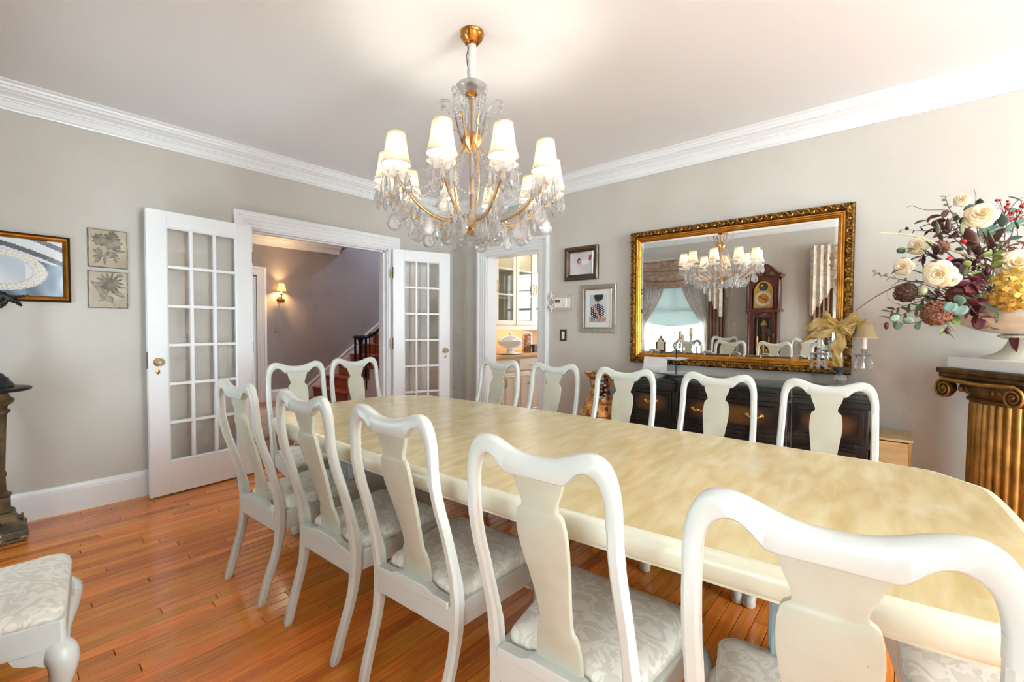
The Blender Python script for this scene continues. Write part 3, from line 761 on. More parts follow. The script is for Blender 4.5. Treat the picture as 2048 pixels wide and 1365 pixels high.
MB().lathe([(.012, 2.375), (.022, 2.36), (.014, 2.33), (.018, 2.26), (.026, 2.20), (.020, 2.17), (.012, 2.15), (.012, 2.10), (.015, 2.05), (.012, 2.0), (.016, 1.93), (.024, 1.90), (.012, 1.87), (.014, 1.80), (.010, 1.70)], 12).ob('glass_stem', 'crystal', ch, smooth=25)
MB().lathe([(.005, 2.38), (.005, 1.74)], 8).ob('stem_rod', 'gilt', ch, smooth=40)
# gilt basket under the stem top
MB().lathe([(.016, 2.20), (.030, 2.188), (.046, 2.165), (.040, 2.140), (.024, 2.112), (.010, 2.095)], 48, wob=lambda t, i: 1 + .22 * math.cos(6 * t)).ob('upper_basket', 'gilt_warm', ch, smooth=30)
# upper scrolls, each with a hanging bead string
bead = MB().ball((0, 0, 0), .0075, 8, 5)
def strand(pts, n, r=.0068):
    m = MB()
    pp = cat_rom(pts, 10)
    L = [0]
    for a, b in zip(pp, pp[1:]): L.append(L[-1] + (b - a).length)
    for k in range(n):
        d = L[-1] * (k + .5) / n; i = max(j for j in range(len(L)) if L[j] <= d); i = min(i, len(pp) - 2)
        p = pp[i].lerp(pp[i + 1], (d - L[i]) / max(1e-6, L[i + 1] - L[i])); m.ball(p, r, 6, 4)
    return m
for k in range(6):
    a = R(60 * k + 12); ca, sa = math.cos(a), math.sin(a)
    P = lambda r, z: (r * ca, r * sa, z)
    sc = MB().tube(cat_rom([P(.045, 2.16), P(.062, 2.22), P(.075, 2.29), P(.110, 2.345), P(.142, 2.352), P(.152, 2.335), P(.142, 2.322), P(.132, 2.332)], 4), [.009] * 10 + [.0075] * 12 + [.006] * 7, 6).ob('upper_scroll', 'crystal', ch, smooth=60)
    MB().tube(cat_rom([P(.047, 2.15), P(.066, 2.215), P(.078, 2.27)], 4), .004, 5).ob('scroll_core', 'gilt', sc, smooth=60)
    strand([P(.145, 2.325), P(.135, 2.26), P(.105, 2.215), P(.060, 2.20)], 13).ob('bead_strand', 'crystal', sc, smooth=60)
    strand([P(.066, 2.40), P(.068, 2.33), P(.090, 2.27), P(.135, 2.325)], 13, .0055).ob('bead_strand', 'crystal', sc, smooth=60)
# lyre frame from basket to hub ring
for k in range(5):
    a = R(72 * k + 30); ca, sa = math.cos(a), math.sin(a); P = lambda r, z: (r * ca, r * sa, z)
    ly = MB().tube(cat_rom([P(.045, 2.13), P(.085, 2.07), P(.105, 1.98), P(.100, 1.89), P(.070, 1.81), P(.045, 1.77)], 4), .0034, 6).ob('frame_rib', 'gilt_warm', ch, smooth=60)
    strand([P(.045, 2.10), P(.075, 2.04), P(.085, 1.95), P(.07, 1.87)], 16, .006).ob('bead_strand', 'crystal', ly, smooth=60)
# lower hub
MB().lathe([(.012, 1.79), (.030, 1.785), (.058, 1.775), (.070, 1.762), (.062, 1.748), (.042, 1.735), (.026, 1.722), (.034, 1.71), (.018, 1.70), (.008, 1.69)], 20, wob=lambda t, i: 1 + .03 * math.cos(10 * t)).ob('lower_hub', 'gilt_warm', ch, smooth=35)
# prototypes of the cut glass drops
drop0 = MB().lathe([(.001, 0), (.0065, -.006), (.0065, -.009), (.001, -.015), (.003, -.017), (.0085, -.036), (.0115, -.062), (.0105, -.068), (.001, -.088)], 6)
def pendalogue():
    n = 22; ring = []
    for j in range(n):
        t = 2 * PI * j / n; z = -math.cos(t); w = math.sin(t)
        hw = .025 * abs(w) ** .8 * (1.15 if z < .1 else 1.0 - .35 * z) * (1 if w > 0 else -1)
        s = 1 + (.05 if j % 2 else -.04)
        ring.append(Vector((hw * s, 0, -.040 + z * .036 * (1.0 if z < 0 else 1.05))))
    m = MB(); c = Vector((0, 0, -.046))
    inner = [c + (p - c) * .62 + Vector((0, -.0075, 0)) for p in ring]; inner2 = [c + (p - c) * .62 + Vector((0, .0075, 0)) for p in ring]
    m.loft([inner, ring, inner2]); m.ball((0, 0, .004), .006, 6, 4)
    return m
pend0 = pendalogue()
_proto = {}
def hang(kind, parent, loc, rz, s=1.0):
    if kind not in _proto:
        o = (drop0 if kind == 'crystal_drop' else pend0).ob(kind, 'crystal', parent); _proto[kind] = o
        o.location = loc; o.rotation_euler = (0, 0, rz); o.scale = (s, s, s); return o
    return inst(_proto[kind], parent, loc, (0, 0, rz), (s, s, s))
RA = .405
for k in range(10):
    a = 36 * k + 6.0 + 41 + 18
    arm = bpy.data.objects.new('arm_set', None)
    z0 = 1.762
    P = [(.050, 0, 1.775), (.10, 0, 1.752), (.17, 0, 1.744), (.24, 0, 1.760), (.305, 0, 1.796), (.355, 0, 1.838), (.392, 0, 1.863), (RA, 0, 1.872)]
    pts = cat_rom(P, 4)
    M = Matrix.Rotation(R(a), 4, 'Z')
    am = MB().tube(pts, [.0062 - .0012 * i / len(pts) for i in range(len(pts))], 7).lathe([(.004, 1.862), (.012, 1.868), (.014, 1.876), (.008, 1.884)], 12, (RA, 0, 0)).ob('arm', 'gilt_warm', ch, smooth=60)
    am.rotation_euler = (0, 0, R(a))
    MB().tube([p + Vector((0, 0, .014)) for p in pts[2:-3]], .0065, 6).ob('glass_rod', 'crystal', am, smooth=60)
    MB().lathe([(.008, 1.882), (.020, 1.884), (.040, 1.892), (.055, 1.905), (.060, 1.912), (.056, 1.908), (.040, 1.897), (.020, 1.889), (.010, 1.888)], 20, (RA, 0, 0), wob=lambda t, i: 1 + (.07 * math.cos(5 * t) if 3 <= i <= 5 else 0)).ob('bobeche', 'crystal', am, smooth=40)
    MB().lathe([(.0135, 1.886), (.0135, 1.965), (.009, 1.968)], 12, (RA, 0, 0)).ob('candle_sleeve', 'candle_white', am, smooth=40)
    MB().lathe([(.008, 1.966), (.011, 1.974), (.015, 1.992), (.013, 2.012), (.007, 2.030), (.001, 2.042)], 10, (RA, 0, 0)).ob('bulb', 'bulb_glow', am, smooth=60)
    sh = [(.0640, 1.942), (.0610, 1.950), (.0540, 1.970), (.0485, 1.998), (.0440, 2.030), (.0405, 2.058), (.0390, 2.075)]
    MB().lathe(sh, 32, (RA, 0, 0), cap=False, wob=lambda t, i: 1 + .012 * math.cos(16 * t)).ob('shade', 'lamp_shade', am, smooth=60, solid=.0012)
    for r, z in ((.0645, 1.9425), (.0396, 2.0745)): MB().tube([(RA + r * math.cos(R(d)), r * math.sin(R(d)), z) for d in range(0, 361, 15)], .0018, 5, cap=False).ob('shade_trim', 'shade_trim', am, smooth=60)
    for j in range(8):
        t = 2 * PI * (j + .5) / 8
        hang('crystal_drop', am, (RA + .055 * math.cos(t), .055 * math.sin(t), 1.904), t, 1.08)
    hang('pendalogue', am, (.375, 0, 1.800), R(-a) + R(-49 + 12 * ((k * 7) % 5 - 2)), 1.25)
    hang('pendalogue', am, (.255, .02, 1.740), R(-a) + R(-49 + 14 * ((k * 3) % 5 - 2)), 1.2)
    hang('crystal_drop', am, (.20, -.02, 1.725), 0, .9); hang('crystal_drop', am, (.29, .015, 1.765), 0, .9); hang('crystal_drop', am, (.345, .006, 1.812), 0, .8)
    hang('crystal_drop', am, (.315, -.008, 1.785), 0, .8)
    strand([(RA - .05, .0, 1.895), (.33, .09, 1.80), (RA * math.cos(R(36)) - .04, RA * math.sin(R(36)), 1.895)], 20, .0058).ob('bead_strand', 'crystal', am, smooth=60)
    lamp('bulb_light', am, (RA, 0, 2.0), 3.2, (1.0, .93, .84), .022)
for k in range(8):
    a = R(45 * k + 20); hang('pendalogue', ch, (.135 * math.cos(a), .135 * math.sin(a), 1.740), R(-49) + .35 * (k % 3 - 1), 1.15)
for k in range(6):
    a = R(60 * k + 5); hang('crystal_drop', ch, (.075 * math.cos(a), .075 * math.sin(a), 1.745), a, .9)
for k in range(5):
    a = R(72 * k + 15); hang('pendalogue', ch, (.055 * math.cos(a), .055 * math.sin(a), 1.715), R(-49) + .3 * (k % 3 - 1), .8)
for k in range(12):
    a = R(30 * k + 8); hang('crystal_drop', ch, (.17 * math.cos(a), .17 * math.sin(a), 1.765), a, 1.1)
for k in range(8):
    a = R(45 * k + 2); hang('pendalogue', ch, (.10 * math.cos(a), .10 * math.sin(a), 1.79), R(-49) + .4 * (k % 3 - 1), 1.0)
for k in range(10):
    a = R(36 * k + 47); ca, sa = math.cos(a), math.sin(a); P = lambda r, z: (r * ca, r * sa, z)
    strand([P(.052, 2.10), P(.13, 1.98), P(.24, 1.90), P(.36, 1.91)], 30, .0062).ob('bead_strand', 'crystal', ch, smooth=60)
MB().ball((0, 0, 1.665), .024, 10, 7).ob('finial_ball', 'crystal', ch)
# ================================================================== things on the walls
pmat('antique_gold', (150, 108, 48), .38, .85, col2=(74, 46, 18), scale=45, detail=3, lo=.35, hi=.62)
pmat('gold_leaf', (212, 150, 62), .30, .9, col2=(186, 116, 40), scale=14)
m, N, L, b = new_mat('mirror_silver'); b.inputs['Base Color'].default_value = (.93, .94, .93, 1); b.inputs['Metallic'].default_value = 1; b.inputs['Roughness'].default_value = .004
# big gilt mirror, hung with a slight forward lean
mr = thing('wall_mirror', 'large rectangular mirror in an ornate gilt frame above the sideboard', 'mirror', (XB - .012, 0, .94))
mr.rotation_euler = (0, R(-.95), 0)
TM = lambda u, v, d: Vector((-d, u, v - .94))
u0, u1, v0, v1 = .222, 1.752, .942, 2.050
MB().frame(u0, u1, v0, v1, [(0, 0), (0, .022), (.004, .030), (.010, .034), (.036, .034), (.046, .028), (.049, .018)], TM).ob('outer_frame', 'antique_gold', mr, smooth=30)
MB().frame(u0, u1, v0, v1, [(.047, .018), (.050, .026), (.058, .027), (.062, .022), (.066, .022), (.071, .024), (.076, .019), (.080, .019), (.084, .016), (.088, .012), (.088, .006)], TM).ob('inner_frame', 'gold_leaf', mr, smooth=30)
rng = random.Random(11); orn = MB()
def leaf_scroll(p, du, dv, s, flip):
    "one acanthus curl: a swelling comma with a bead"
    dn = Vector((-1, 0, 0)); ctr = Vector(p)
    pth = []; rad = []
    for k in range(7):
        t = k / 6; a = 3.6 * t; r = .015 * s * (1 - .65 * t)
        pth.append(ctr + du * (.012 * s - r * math.cos(a)) + dv * (flip * r * math.sin(a) * 1.1) + dn * (.003 + .004 * math.sin(PI * t))); rad.append(.0022 * s + .0035 * s * math.sin(PI * (t * .8 + .1)))
    orn.tube(pth, rad, 5); orn.ball(ctr + du * (.004 * s) + dv * (-flip * .009 * s) + dn * .004, .0042 * s, 6, 4)
step = .031
for (a, b, dirv, perp) in ((Vector((0, u0, v0)), Vector((0, u1, v0)), Vector((0, 1, 0)), Vector((0, 0, 1))), (Vector((0, u0, v1)), Vector((0, u1, v1)), Vector((0, 1, 0)), Vector((0, 0, -1))),
                           (Vector((0, u0, v0)), Vector((0, u0, v1)), Vector((0, 0, 1)), Vector((0, 1, 0))), (Vector((0, u1, v0)), Vector((0, u1, v1)), Vector((0, 0, 1)), Vector((0, -1, 0)))):
    n = int((b - a).length / step)
    for k in range(1, n):
        c = a + dirv * (k * (b - a).length / n) + perp * .024 + Vector((-.034, 0, -.94)); leaf_scroll(c, dirv, perp, 1.15 + .15 * rng.random(), 1 if k % 2 else -1)
tag(orn.ob('frame_scrollwork', 'gold_scroll' if 'gold_scroll' in MATS else pmat('gold_scroll', (186, 136, 64), .3, .9, col2=(120, 80, 34), scale=60), mr, smooth=60), kind='stuff')
MB().loft([[TM(a, c, d) for a, c in ((u0 + .085, v0 + .085), (u1 - .085, v0 + .085), (u1 - .085, v1 - .085), (u0 + .085, v1 - .085))] for d in (.004, .0085)]).ob('mirror_glass', 'mirror_silver', mr)
MB().frame(u0, u1, v0, v1, [(.084, .0088), (.104, .0105), (.1045, .0090)], TM).ob('bevelled_edge', 'mirror_silver', mr)

print_mat('paper_print', .45); print_mat('glazed_print', .12)
def noise2(x, y): return math.sin(x * 12.9 + y * 78.2) * 43758.5 % 1
def mix(a, b, t): t = max(0, min(1, t)); return tuple(p + (q - p) * t for p, q in zip(a, b))
# framed still life with plate (left edge)
fr = thing('framed_print', 'gold framed still-life print of a white plate on blue cloth, cut by left edge', 'picture', (0, YA, 0))
TP = lambda u, v, d: Vector((u, -d, v))
MB().frame(-.30, .315, 1.380, 1.800, [(0, 0), (0, .022), (.006, .026), (.012, .022)], TP).ob('outer_frame', pmat('dark_bronze', (66, 46, 26), .4, .5), fr)
MB().frame(-.30, .315, 1.380, 1.800, [(.010, .018), (.013, .030), (.022, .027), (.032, .020), (.036, .010)], TP).ob('inner_frame', 'gold_leaf', fr)
def plate(u, v):
    X, Y = u * .543, v * .348; cx, cy = .270, .155      # metres inside the glass
    dx, dy = (X - cx) / .205, (Y - cy) / .125; dy += .10 * dx; r = math.hypot(dx, dy)
    if r < 1:
        if r > .965: return (206, 206, 206)
        if r > .72:
            a = math.atan2(dy, dx); p = math.sin(a * 24) * math.sin(r * 40 + a * 6)
            return mix((234, 232, 226), (160, 156, 140) if p > 0 else (206, 190, 164), .55 if abs(p) > .55 else .03)
        if r > .68: return (196, 200, 200)
        return mix((226, 230, 234), (184, 200, 214), .5 + .5 * math.sin(3 * dx + 2 * dy)) if dx < .55 else (226, 229, 232)
    if Y > .27 - .20 * (X - .33) * 2.2 and X > .22 and Y > .20:
        s = math.sin((Y * 70 + X * 34 + 30 * (X - .5) ** 2)); return (44, 56, 70) if s > .45 else (214, 220, 224)
    if X < .10 and Y > .2: return (150, 172, 180)
    if Y > .22: return (198, 206, 210)
    return mix((62, 92, 122), (112, 142, 166), .5 + .5 * math.sin(X * 55 + 2 * math.sin(Y * 20)))
paint('print_sheet', lambda u, v: Vector((-.264 + u, -.012, 1.416 + v)), .543, .348, 90, 60, plate, 'glazed_print', fr)
MB().box((-.262, -.0160, 1.418), (.277, -.0145, 1.762)).ob('glazing', 'picture_glass', fr)
# the two relief plaques
pmat('plaque_stone', (196, 186, 166), .75, col2=(170, 158, 138), scale=9, bump=.2, bscale=50)
pmat('plaque_edge', (124, 118, 108), .75, col2=(98, 92, 82), scale=20)
pmat('plaque_relief', (166, 158, 143), .7, col2=(126, 118, 104), scale=28)
def plaque(label, x0, z0, w, h, kind):
    t = thing('relief_plaque', label, 'plaque', (x0, YA, z0), 0, 'flower relief plaques')
    n = 18; rg = random.Random(kind)
    def edge(ins, d):
        pts = []
        for a, b in (((0, 0), (w, 0)), ((w, 0), (w, h)), ((w, h), (0, h)), ((0, h), (0, 0))):
            for k in range(n):
                s = k / n; pts.append(Vector((a[0] + (b[0]-a[0])*s, -d, a[1] + (b[1]-a[1])*s)))
        c = Vector((w/2, 0, h/2)); return [Vector((p.x + (1 if p.x < c.x else -1) * (ins + rg.uniform(-.0012, .0012)) * (abs(p.x - c.x) > w/2 - .003), p.y, p.z + (1 if p.z < c.z else -1) * (ins + rg.uniform(-.0012, .0012)) * (abs(p.z - c.z) > h/2 - .003))) for p in pts]
    MB().loft([edge(0, 0), edge(0, .012), edge(.004, .015)]).ob('slab', 'plaque_edge', t)
    MB().loft([edge(.0045, .0148), edge(.006, .0162)]).ob('face', 'plaque_stone', t)
    Y = -.0160
    def stem(pts, r): MB().tube(cat_rom([(a * w, Y, b * h) for a, b in pts], 4), [r] * (4 * (len(pts) - 1) + 1), 6).ob('stem', 'plaque_relief', t, smooth=60)
    lf = [0]
    def leaf(cx, cy, L, W, ang, mat='plaque_relief', name='leaf'):
        m = MB(); c, s = math.cos(R(ang)), math.sin(R(ang)); rows = []
        for i in range(7):
            q = i / 6; hw = W * math.sin(PI * min(1, q * .93 + .05)) ** .8 * (1 - .3 * q); x = q * L
            rows.append([Vector((cx*w + c*x - s*yy*hw, Y - hh, cy*h + s*x + c*yy*hw)) for yy, hh in ((-1, 0), (-.9, .003), (-.4, .0058), (0, .0030), (.4, .0058), (.9, .003), (1, 0))])
        m.loft(rows, False, closed=False); m.ob(name, mat, t, smooth=60)
    if kind == 1:      # spray of peony-like blooms
        stem([(.40, .08), (.41, .20), (.42, .30), (.46, .40)], .0035); stem([(.42, .24), (.60, .29), (.78, .26)], .0028); stem([(.42, .30), (.30, .36), (.20, .36)], .003)
        for cx, cy, L, W, a in ((.36, .30, .05, .014, 190), (.33, .34, .05, .014, 145), (.34, .36, .045, .012, 120), (.30, .26, .05, .014, 235), (.38, .26, .04, .012, 285), (.55, .30, .04, .012, 20), (.66, .26, .035, .011, 285), (.58, .42, .045, .013, -40), (.66, .46, .05, .014, 0), (.78, .44, .035, .010, 10), (.52, .44, .04, .012, 250)): leaf(cx, cy, L, W, a)
        for bx, by, rr in ((.30, .72, .036), (.62, .66, .044), (.62, .84, .026), (.48, .80, .020)):
            for ring, (n2, f) in enumerate(((9, 1.0), (7, .68), (5, .40))):
                for k in range(n2):
                    a = 360 * k / n2 + 23 * ring; leaf(bx + .10 * f * rr / .04 * math.cos(R(a)) * .4, by + .10 * f * rr / .04 * math.sin(R(a)) * .4, rr * f, rr * .36, a, name='petal')
    else:              # single dahlia with bud
        stem([(.66, .06), (.58, .18), (.46, .34), (.40, .46)], .0036); stem([(.58, .16), (.44, .21), (.26, .19)], .0028); stem([(.72, .62), (.86, .60), (.94, .56)], .003); stem([(.62, .78), (.70, .86), (.78, .88)], .0028)
        leaf(.36, .46, .085, .020, 132); leaf(.38, .40, .065, .017, 130); leaf(.44, .22, .055, .016, 128); leaf(.62, .46, .07, .018, -32); leaf(.53, .34, .045, .014, -70)
        for ring, (n2, f, o) in enumerate(((14, .060, .014), (11, .044, .008), (7, .026, .004))):
            for k in range(n2):
                a = 360 * k / n2 + 11 * ring; leaf(.54 + o * math.cos(R(a)) / w, .68 + o * math.sin(R(a)) / h, f, .0085, a, name='petal')
        m = MB().ball((.80 * w, Y, .91 * h), .016, 10, 7, (1, .5, .85)); m.ob('bud', 'plaque_relief', t, smooth=60)
    return t
plaque('square stone plaque with a spray of several blooms, the upper of two', .399, 1.626, .203, .258, 1)
plaque('square stone plaque with a single dahlia and bud, the lower of two', .396, 1.352, .203, .248, 2)

# photographs on the mirror wall
pmat('bronze_frame', (112, 96, 80), .3, .8, col2=(84, 70, 56), scale=10)
pmat('champagne_frame', (176, 166, 148), .35, .55, col2=(160, 150, 132), scale=20)
pmat('mat_board', (238, 238, 236), .7)
def photo(label, ya, yb, za, zb, prof, fm, inner, fn, matw, nx, ny):
    t = thing('framed_photo', label, 'picture', (XB, 0, 0))
    TQ = lambda u, v, d: Vector((-d, u, v))
    MB().frame(yb, ya, za, zb, prof, TQ).ob('frame', fm, t, smooth=30)
    MB().frame(yb, ya, za, zb, [(inner - .006, prof[-1][1]), (inner - .002, prof[-1][1] + .004), (inner, prof[-1][1])], TQ).ob('frame_lip', 'chrome', t)
    if matw:
        MB().frame(yb, ya, za, zb, [(inner, .008), (inner + matw, .008), (inner + matw, .006)], TQ).ob('mount', 'mat_board', t)
    i = inner + matw
    paint('photo_print', lambda u, v: Vector((-.0065, ya - i - u, za + i + v)), (ya - yb) - 2*i, (zb - za) - 2*i, nx, ny, fn, 'paper_print', t)
    MB().box((-.0095, yb + inner, za + inner), (-.0085, ya - inner, zb - inner)).ob('glazing', 'picture_glass', t)
    return t
def sleeping_baby(u, v):
    base = mix((214, 208, 212), (232, 228, 230), .5 + .5 * math.sin(5 * u + 3 * v))
    def el(cx, cy, rx, ry): return ((u - cx) / rx) ** 2 + ((v - cy) / ry) ** 2 < 1
    if el(.40, .62, .085, .13) and (u < .37 or v > .66): return (70, 52, 48)
    if el(.42, .57, .085, .13): return (216, 164, 148)
    if el(.62, .55, .22, .12): return (236, 232, 236)
    if el(.86, .72, .05, .14) or el(.80, .60, .06, .05): return (176, 72, 72)
    if el(.93, .80, .06, .08): return (206, 150, 140)
    return base
def child_and_baby(u, v):
    def el(cx, cy, rx, ry): return ((u - cx) / rx) ** 2 + ((v - cy) / ry) ** 2 < 1
    if el(.52, .92, .26, .16): return (44, 36, 36)
    if el(.46, .78, .16, .08): return (208, 158, 136)
    if el(.78, .10, .17, .09): return (214, 150, 130)
    if abs((u - .22) - (.62 - v) * .75) < .07 and .12 < v < .64: return (214, 164, 140)
    if el(.45, .40, .42, .27):
        gx, gy = (u * 9) % 1 - .5, (v * 12 + .5 * int(u * 9)) % 1 - .5
        return (236, 236, 238) if gx * gx + gy * gy < .085 else (26, 28, 34)
    if v < .22 and u < .7: return (60, 62, 66) if (int(u * 22) + int(v * 30)) % 2 else (222, 222, 222)
    if v > .55: return mix((190, 200, 210), (226, 228, 230), u)
    return (216, 218, 222)
photo('bronze framed photo of a sleeping newborn, above the thermostat', 2.458, 2.092, 1.685, 2.003, [(0, 0), (0, .020), (.010, .030), (.030, .030), (.046, .016), (.050, .016)], 'bronze_frame', .056, sleeping_baby, 0, 44, 36)
photo('pale framed photo of a child holding a baby in a white mount', 2.272, 1.908, 1.196, 1.634, [(0, 0), (0, .018), (.004, .022), (.030, .022), (.042, .014), (.044, .014)], 'champagne_frame', .046, child_and_baby, .045, 44, 64)
# thermostat on its plate with two starfish
pmat('plastic_white', (238, 236, 230), .4); pmat('lcd_grey', (92, 100, 92), .25); pmat('plate_taupe', (205, 192, 178), .5); pmat('starfish_white', (240, 234, 224), .75, bump=.3, bscale=90)
th = thing('thermostat', 'white thermostat on a taupe backing plate beside the pantry casing', 'thermostat', (XB, 0, 0))
MB().box((-.008, 2.362, 1.402), (0, 2.632, 1.556)).ob('backing_plate', 'plate_taupe', th, bevel=.003)
MB().frame(2.362, 2.632, 1.402, 1.556, [(0, .008), (.004, .011), (.010, .011), (.013, .008)], lambda u, v, d: Vector((-d, u, v))).ob('plate_rim', 'plate_taupe', th)
MB().box((-.034, 2.424, 1.428), (-.008, 2.574, 1.524)).ob('body', 'plastic_white', th, bevel=.008)
MB().box((-.0355, 2.496, 1.482), (-.033, 2.556, 1.508)).ob('display', 'lcd_grey', th)
for k in range(3): MB().box((-.036, 2.436 + k * .018, 1.448), (-.033, 2.446 + k * .018, 1.456)).ob('button', 'plate_taupe', th)
MB().box((-.012, 2.398, 1.430), (-.008, 2.416, 1.520)).ob('vent_strip', 'plastic_white', th)
def starfish(y, z, rot, label):
    m = MB(); ctr = Vector((XB - .040, y, z))
    for k in range(5):
        a = R(rot + 72 * k); d = Vector((0, math.cos(a), math.sin(a))); m.tube([ctr, ctr + d * .016, ctr + d * .036, ctr + d * .046 - Vector((.004, 0, 0))], [.009, .007, .004, .001], 6)
    m.ball(ctr, .010, 8, 5, (.6, 1, 1)); m.tube([ctr, (XB - .006, y, z)], .004, 5)
    tag(m.ob('starfish', 'starfish_white', smooth=60), label, 'starfish', 'starfish beside the thermostat')
starfish(2.598, 1.545, 20, 'small white starfish at the upper left corner of the thermostat plate')
starfish(2.596, 1.432, 48, 'small white starfish at the lower left corner of the thermostat plate')
sw = thing('light_switch', 'bronze light switch plate with white rocker below the thermostat', 'switch', (XB, 0, 0))
MB().box((-.006, 2.437, 1.107), (0, 2.513, 1.219)).ob('plate', 'bronze_frame', sw, bevel=.002)
MB().box((-.010, 2.459, 1.128), (-.005, 2.491, 1.198)).ob('rocker', 'plastic_white', sw, bevel=.002)
MB().box((-.012, 2.461, 1.160), (-.009, 2.489, 1.164)).ob('slider', 'plate_taupe', sw)
# ================================================================== sideboard and what stands by it
def burl(name):
    "sunburst-stained walnut veneer: brown field, rubbed darker to the edges by the finisher"
    m, N, L, b = new_mat(name)
    tc = N.new('ShaderNodeTexCoord'); sp = N.new('ShaderNodeSeparateXYZ'); L.new(tc.outputs['Generated'], sp.inputs[0])
    outs = []
    for i, p in ((1, 2.6), (2, 2.6)):
        a = N.new('ShaderNodeMath'); a.operation = 'SUBTRACT'; a.inputs[1].default_value = .5; L.new(sp.outputs[i], a.inputs[0])
        q = N.new('ShaderNodeMath'); q.operation = 'ABSOLUTE'; L.new(a.outputs[0], q.inputs[0])
        w = N.new('ShaderNodeMath'); w.operation = 'MULTIPLY'; w.inputs[1].default_value = 2; L.new(q.outputs[0], w.inputs[0])
        e = N.new('ShaderNodeMath'); e.operation = 'POWER'; e.inputs[1].default_value = p; L.new(w.outputs[0], e.inputs[0]); outs.append(e)
    sm = N.new('ShaderNodeMath'); sm.operation = 'ADD'; L.new(outs[0].outputs[0], sm.inputs[0]); L.new(outs[1].outputs[0], sm.inputs[1])
    n = N.new('ShaderNodeTexNoise'); n.inputs['Scale'].default_value = 14; n.inputs['Detail'].default_value = 6; n.inputs['Distortion'].default_value = 1.5; L.new(tc.outputs['Object'], n.inputs['Vector'])
    ad = N.new('ShaderNodeMath'); ad.operation = 'MULTIPLY_ADD'; ad.inputs[1].default_value = .5; ad.inputs[2].default_value = -.22; L.new(n.outputs['Fac'], ad.inputs[0])
    s2 = N.new('ShaderNodeMath'); s2.operation = 'ADD'; L.new(sm.outputs[0], s2.inputs[0]); L.new(ad.outputs[0], s2.inputs[1])
    r = N.new('ShaderNodeValToRGB'); r.color_ramp.elements[0].color = lin((112, 70, 32)); r.color_ramp.elements[1].color = lin((36, 24, 18)); r.color_ramp.elements[1].position = .95
    L.new(s2.outputs[0], r.inputs[0]); L.new(r.outputs[0], b.inputs['Base Color']); b.inputs['Roughness'].default_value = .28; b.inputs['Coat Weight'].default_value = .4
pmat('ebonised', (34, 25, 21), .25, col2=(24, 18, 15), scale=8, coat=.4)
burl('walnut_burl')
pmat('pull_brass', (206, 178, 110), .3, 1.0)
pmat('inlay_line', (150, 128, 84), .5)
pane_mat('glass_top', (216, 238, 234), .10)
sb = thing('sideboard', 'dark ebonised sideboard with walnut drawer fronts and brass pulls below the mirror', 'sideboard', (3.60, 0, 0))
# plan: ends recessed, middle bowed forward
def fx(y):   # front face distance from the wall plane (x = -fx)
    if y > 1.185 or y < .475: return .452
    if y > 1.135: t = (1.185 - y) / .05; return .452 + .048 * math.sin(t * PI / 2)
    if y < .525: t = (y - .475) / .05; return .452 + .048 * math.sin(t * PI / 2)
    return .500 + .010 * math.sin((y - .525) / .61 * PI)
ys = [.112, .30, .475] + [.475 + .01 * k for k in range(1, 6)] + [.525 + .061 * k for k in range(1, 10)] + [1.135 + .01 * k for k in range(0, 6)] + [1.36, 1.532]
ys = sorted(set(round(y, 4) for y in ys))
def slabp(extra, z0, z1, name, mat, yy=None, back=0.0):
    yy = yy or ys
    P = [Vector((-fx(min(max(y, .112), 1.532)) - extra, y, 0)) for y in yy] + [Vector((-back, yy[-1], 0)), Vector((-back, yy[0], 0))]
    return MB().loft([[p + Vector((0, 0, z)) for p in P] for z in (z0, z1)]).ob(name, mat, sb, bevel=.003)
slabp(0, .10, .790, 'carcass', 'ebonised')
ye = [.100] + ys[1:-1] + [1.544]
slabp(.016, .845, .868, 'top_board', 'ebonised', ye); slabp(.006, .822, .846, 'top_moulding', 'ebonised', ye); slabp(.012, .790, .823, 'frieze', 'ebonised', ye)
slabp(.012, .572, .590, 'waist_moulding', 'ebonised', ye); slabp(.014, .085, .12, 'base_moulding', 'ebonised', ye)
P = [Vector((-fx(y) - .018, y, 0)) for y in ys] + [Vector((-.004, ys[-1], 0)), Vector((-.004, ys[0], 0))]
MB().loft([[p + Vector((0, 0, z)) for p in P] for z in (.8685, .8765)]).ob('glass_cover', 'glass_top', sb)
def front(name, ya, yb, z0, z1, inner=True, mat='walnut_burl'):
    yy = [ya + (yb - ya) * k / 10 for k in range(11)]
    m = MB()
    F = lambda e, z: [Vector((-fx(y) - e, y, z)) for y in yy]
    B = lambda e, z: [Vector((-fx(y) + .004, y, z)) for y in reversed(yy)]
    m.loft([F(.008, z) + B(0, z) for z in (z0, z1)])
    o = m.ob(name, 'ebonised', sb, bevel=.003)
    yy2 = [ya + .022 + (yb - ya - .044) * k / 10 for k in range(11)]
    m2 = MB(); m2.loft([[Vector((-fx(y) - .0125, y, z)) for y in yy2] + [Vector((-fx(y) - .006, y, z)) for y in reversed(yy2)] for z in (z0 + .022, z1 - .022)])
    m2.ob('veneer_panel', mat, o)
    m3 = MB()
    for e, z in ((0, z0 + .020), (0, z1 - .020)): m3.tube([Vector((-fx(y) - .0105, y, z)) for y in yy2], .004, 5)
    for y in (yy2[0], yy2[-1]): m3.tube([(-fx(y) - .0105, y, z0 + .02), (-fx(y) - .0105, y, z1 - .02)], .004, 5)
    m3.ob('beading', 'ebonised', o, smooth=60)
    return o
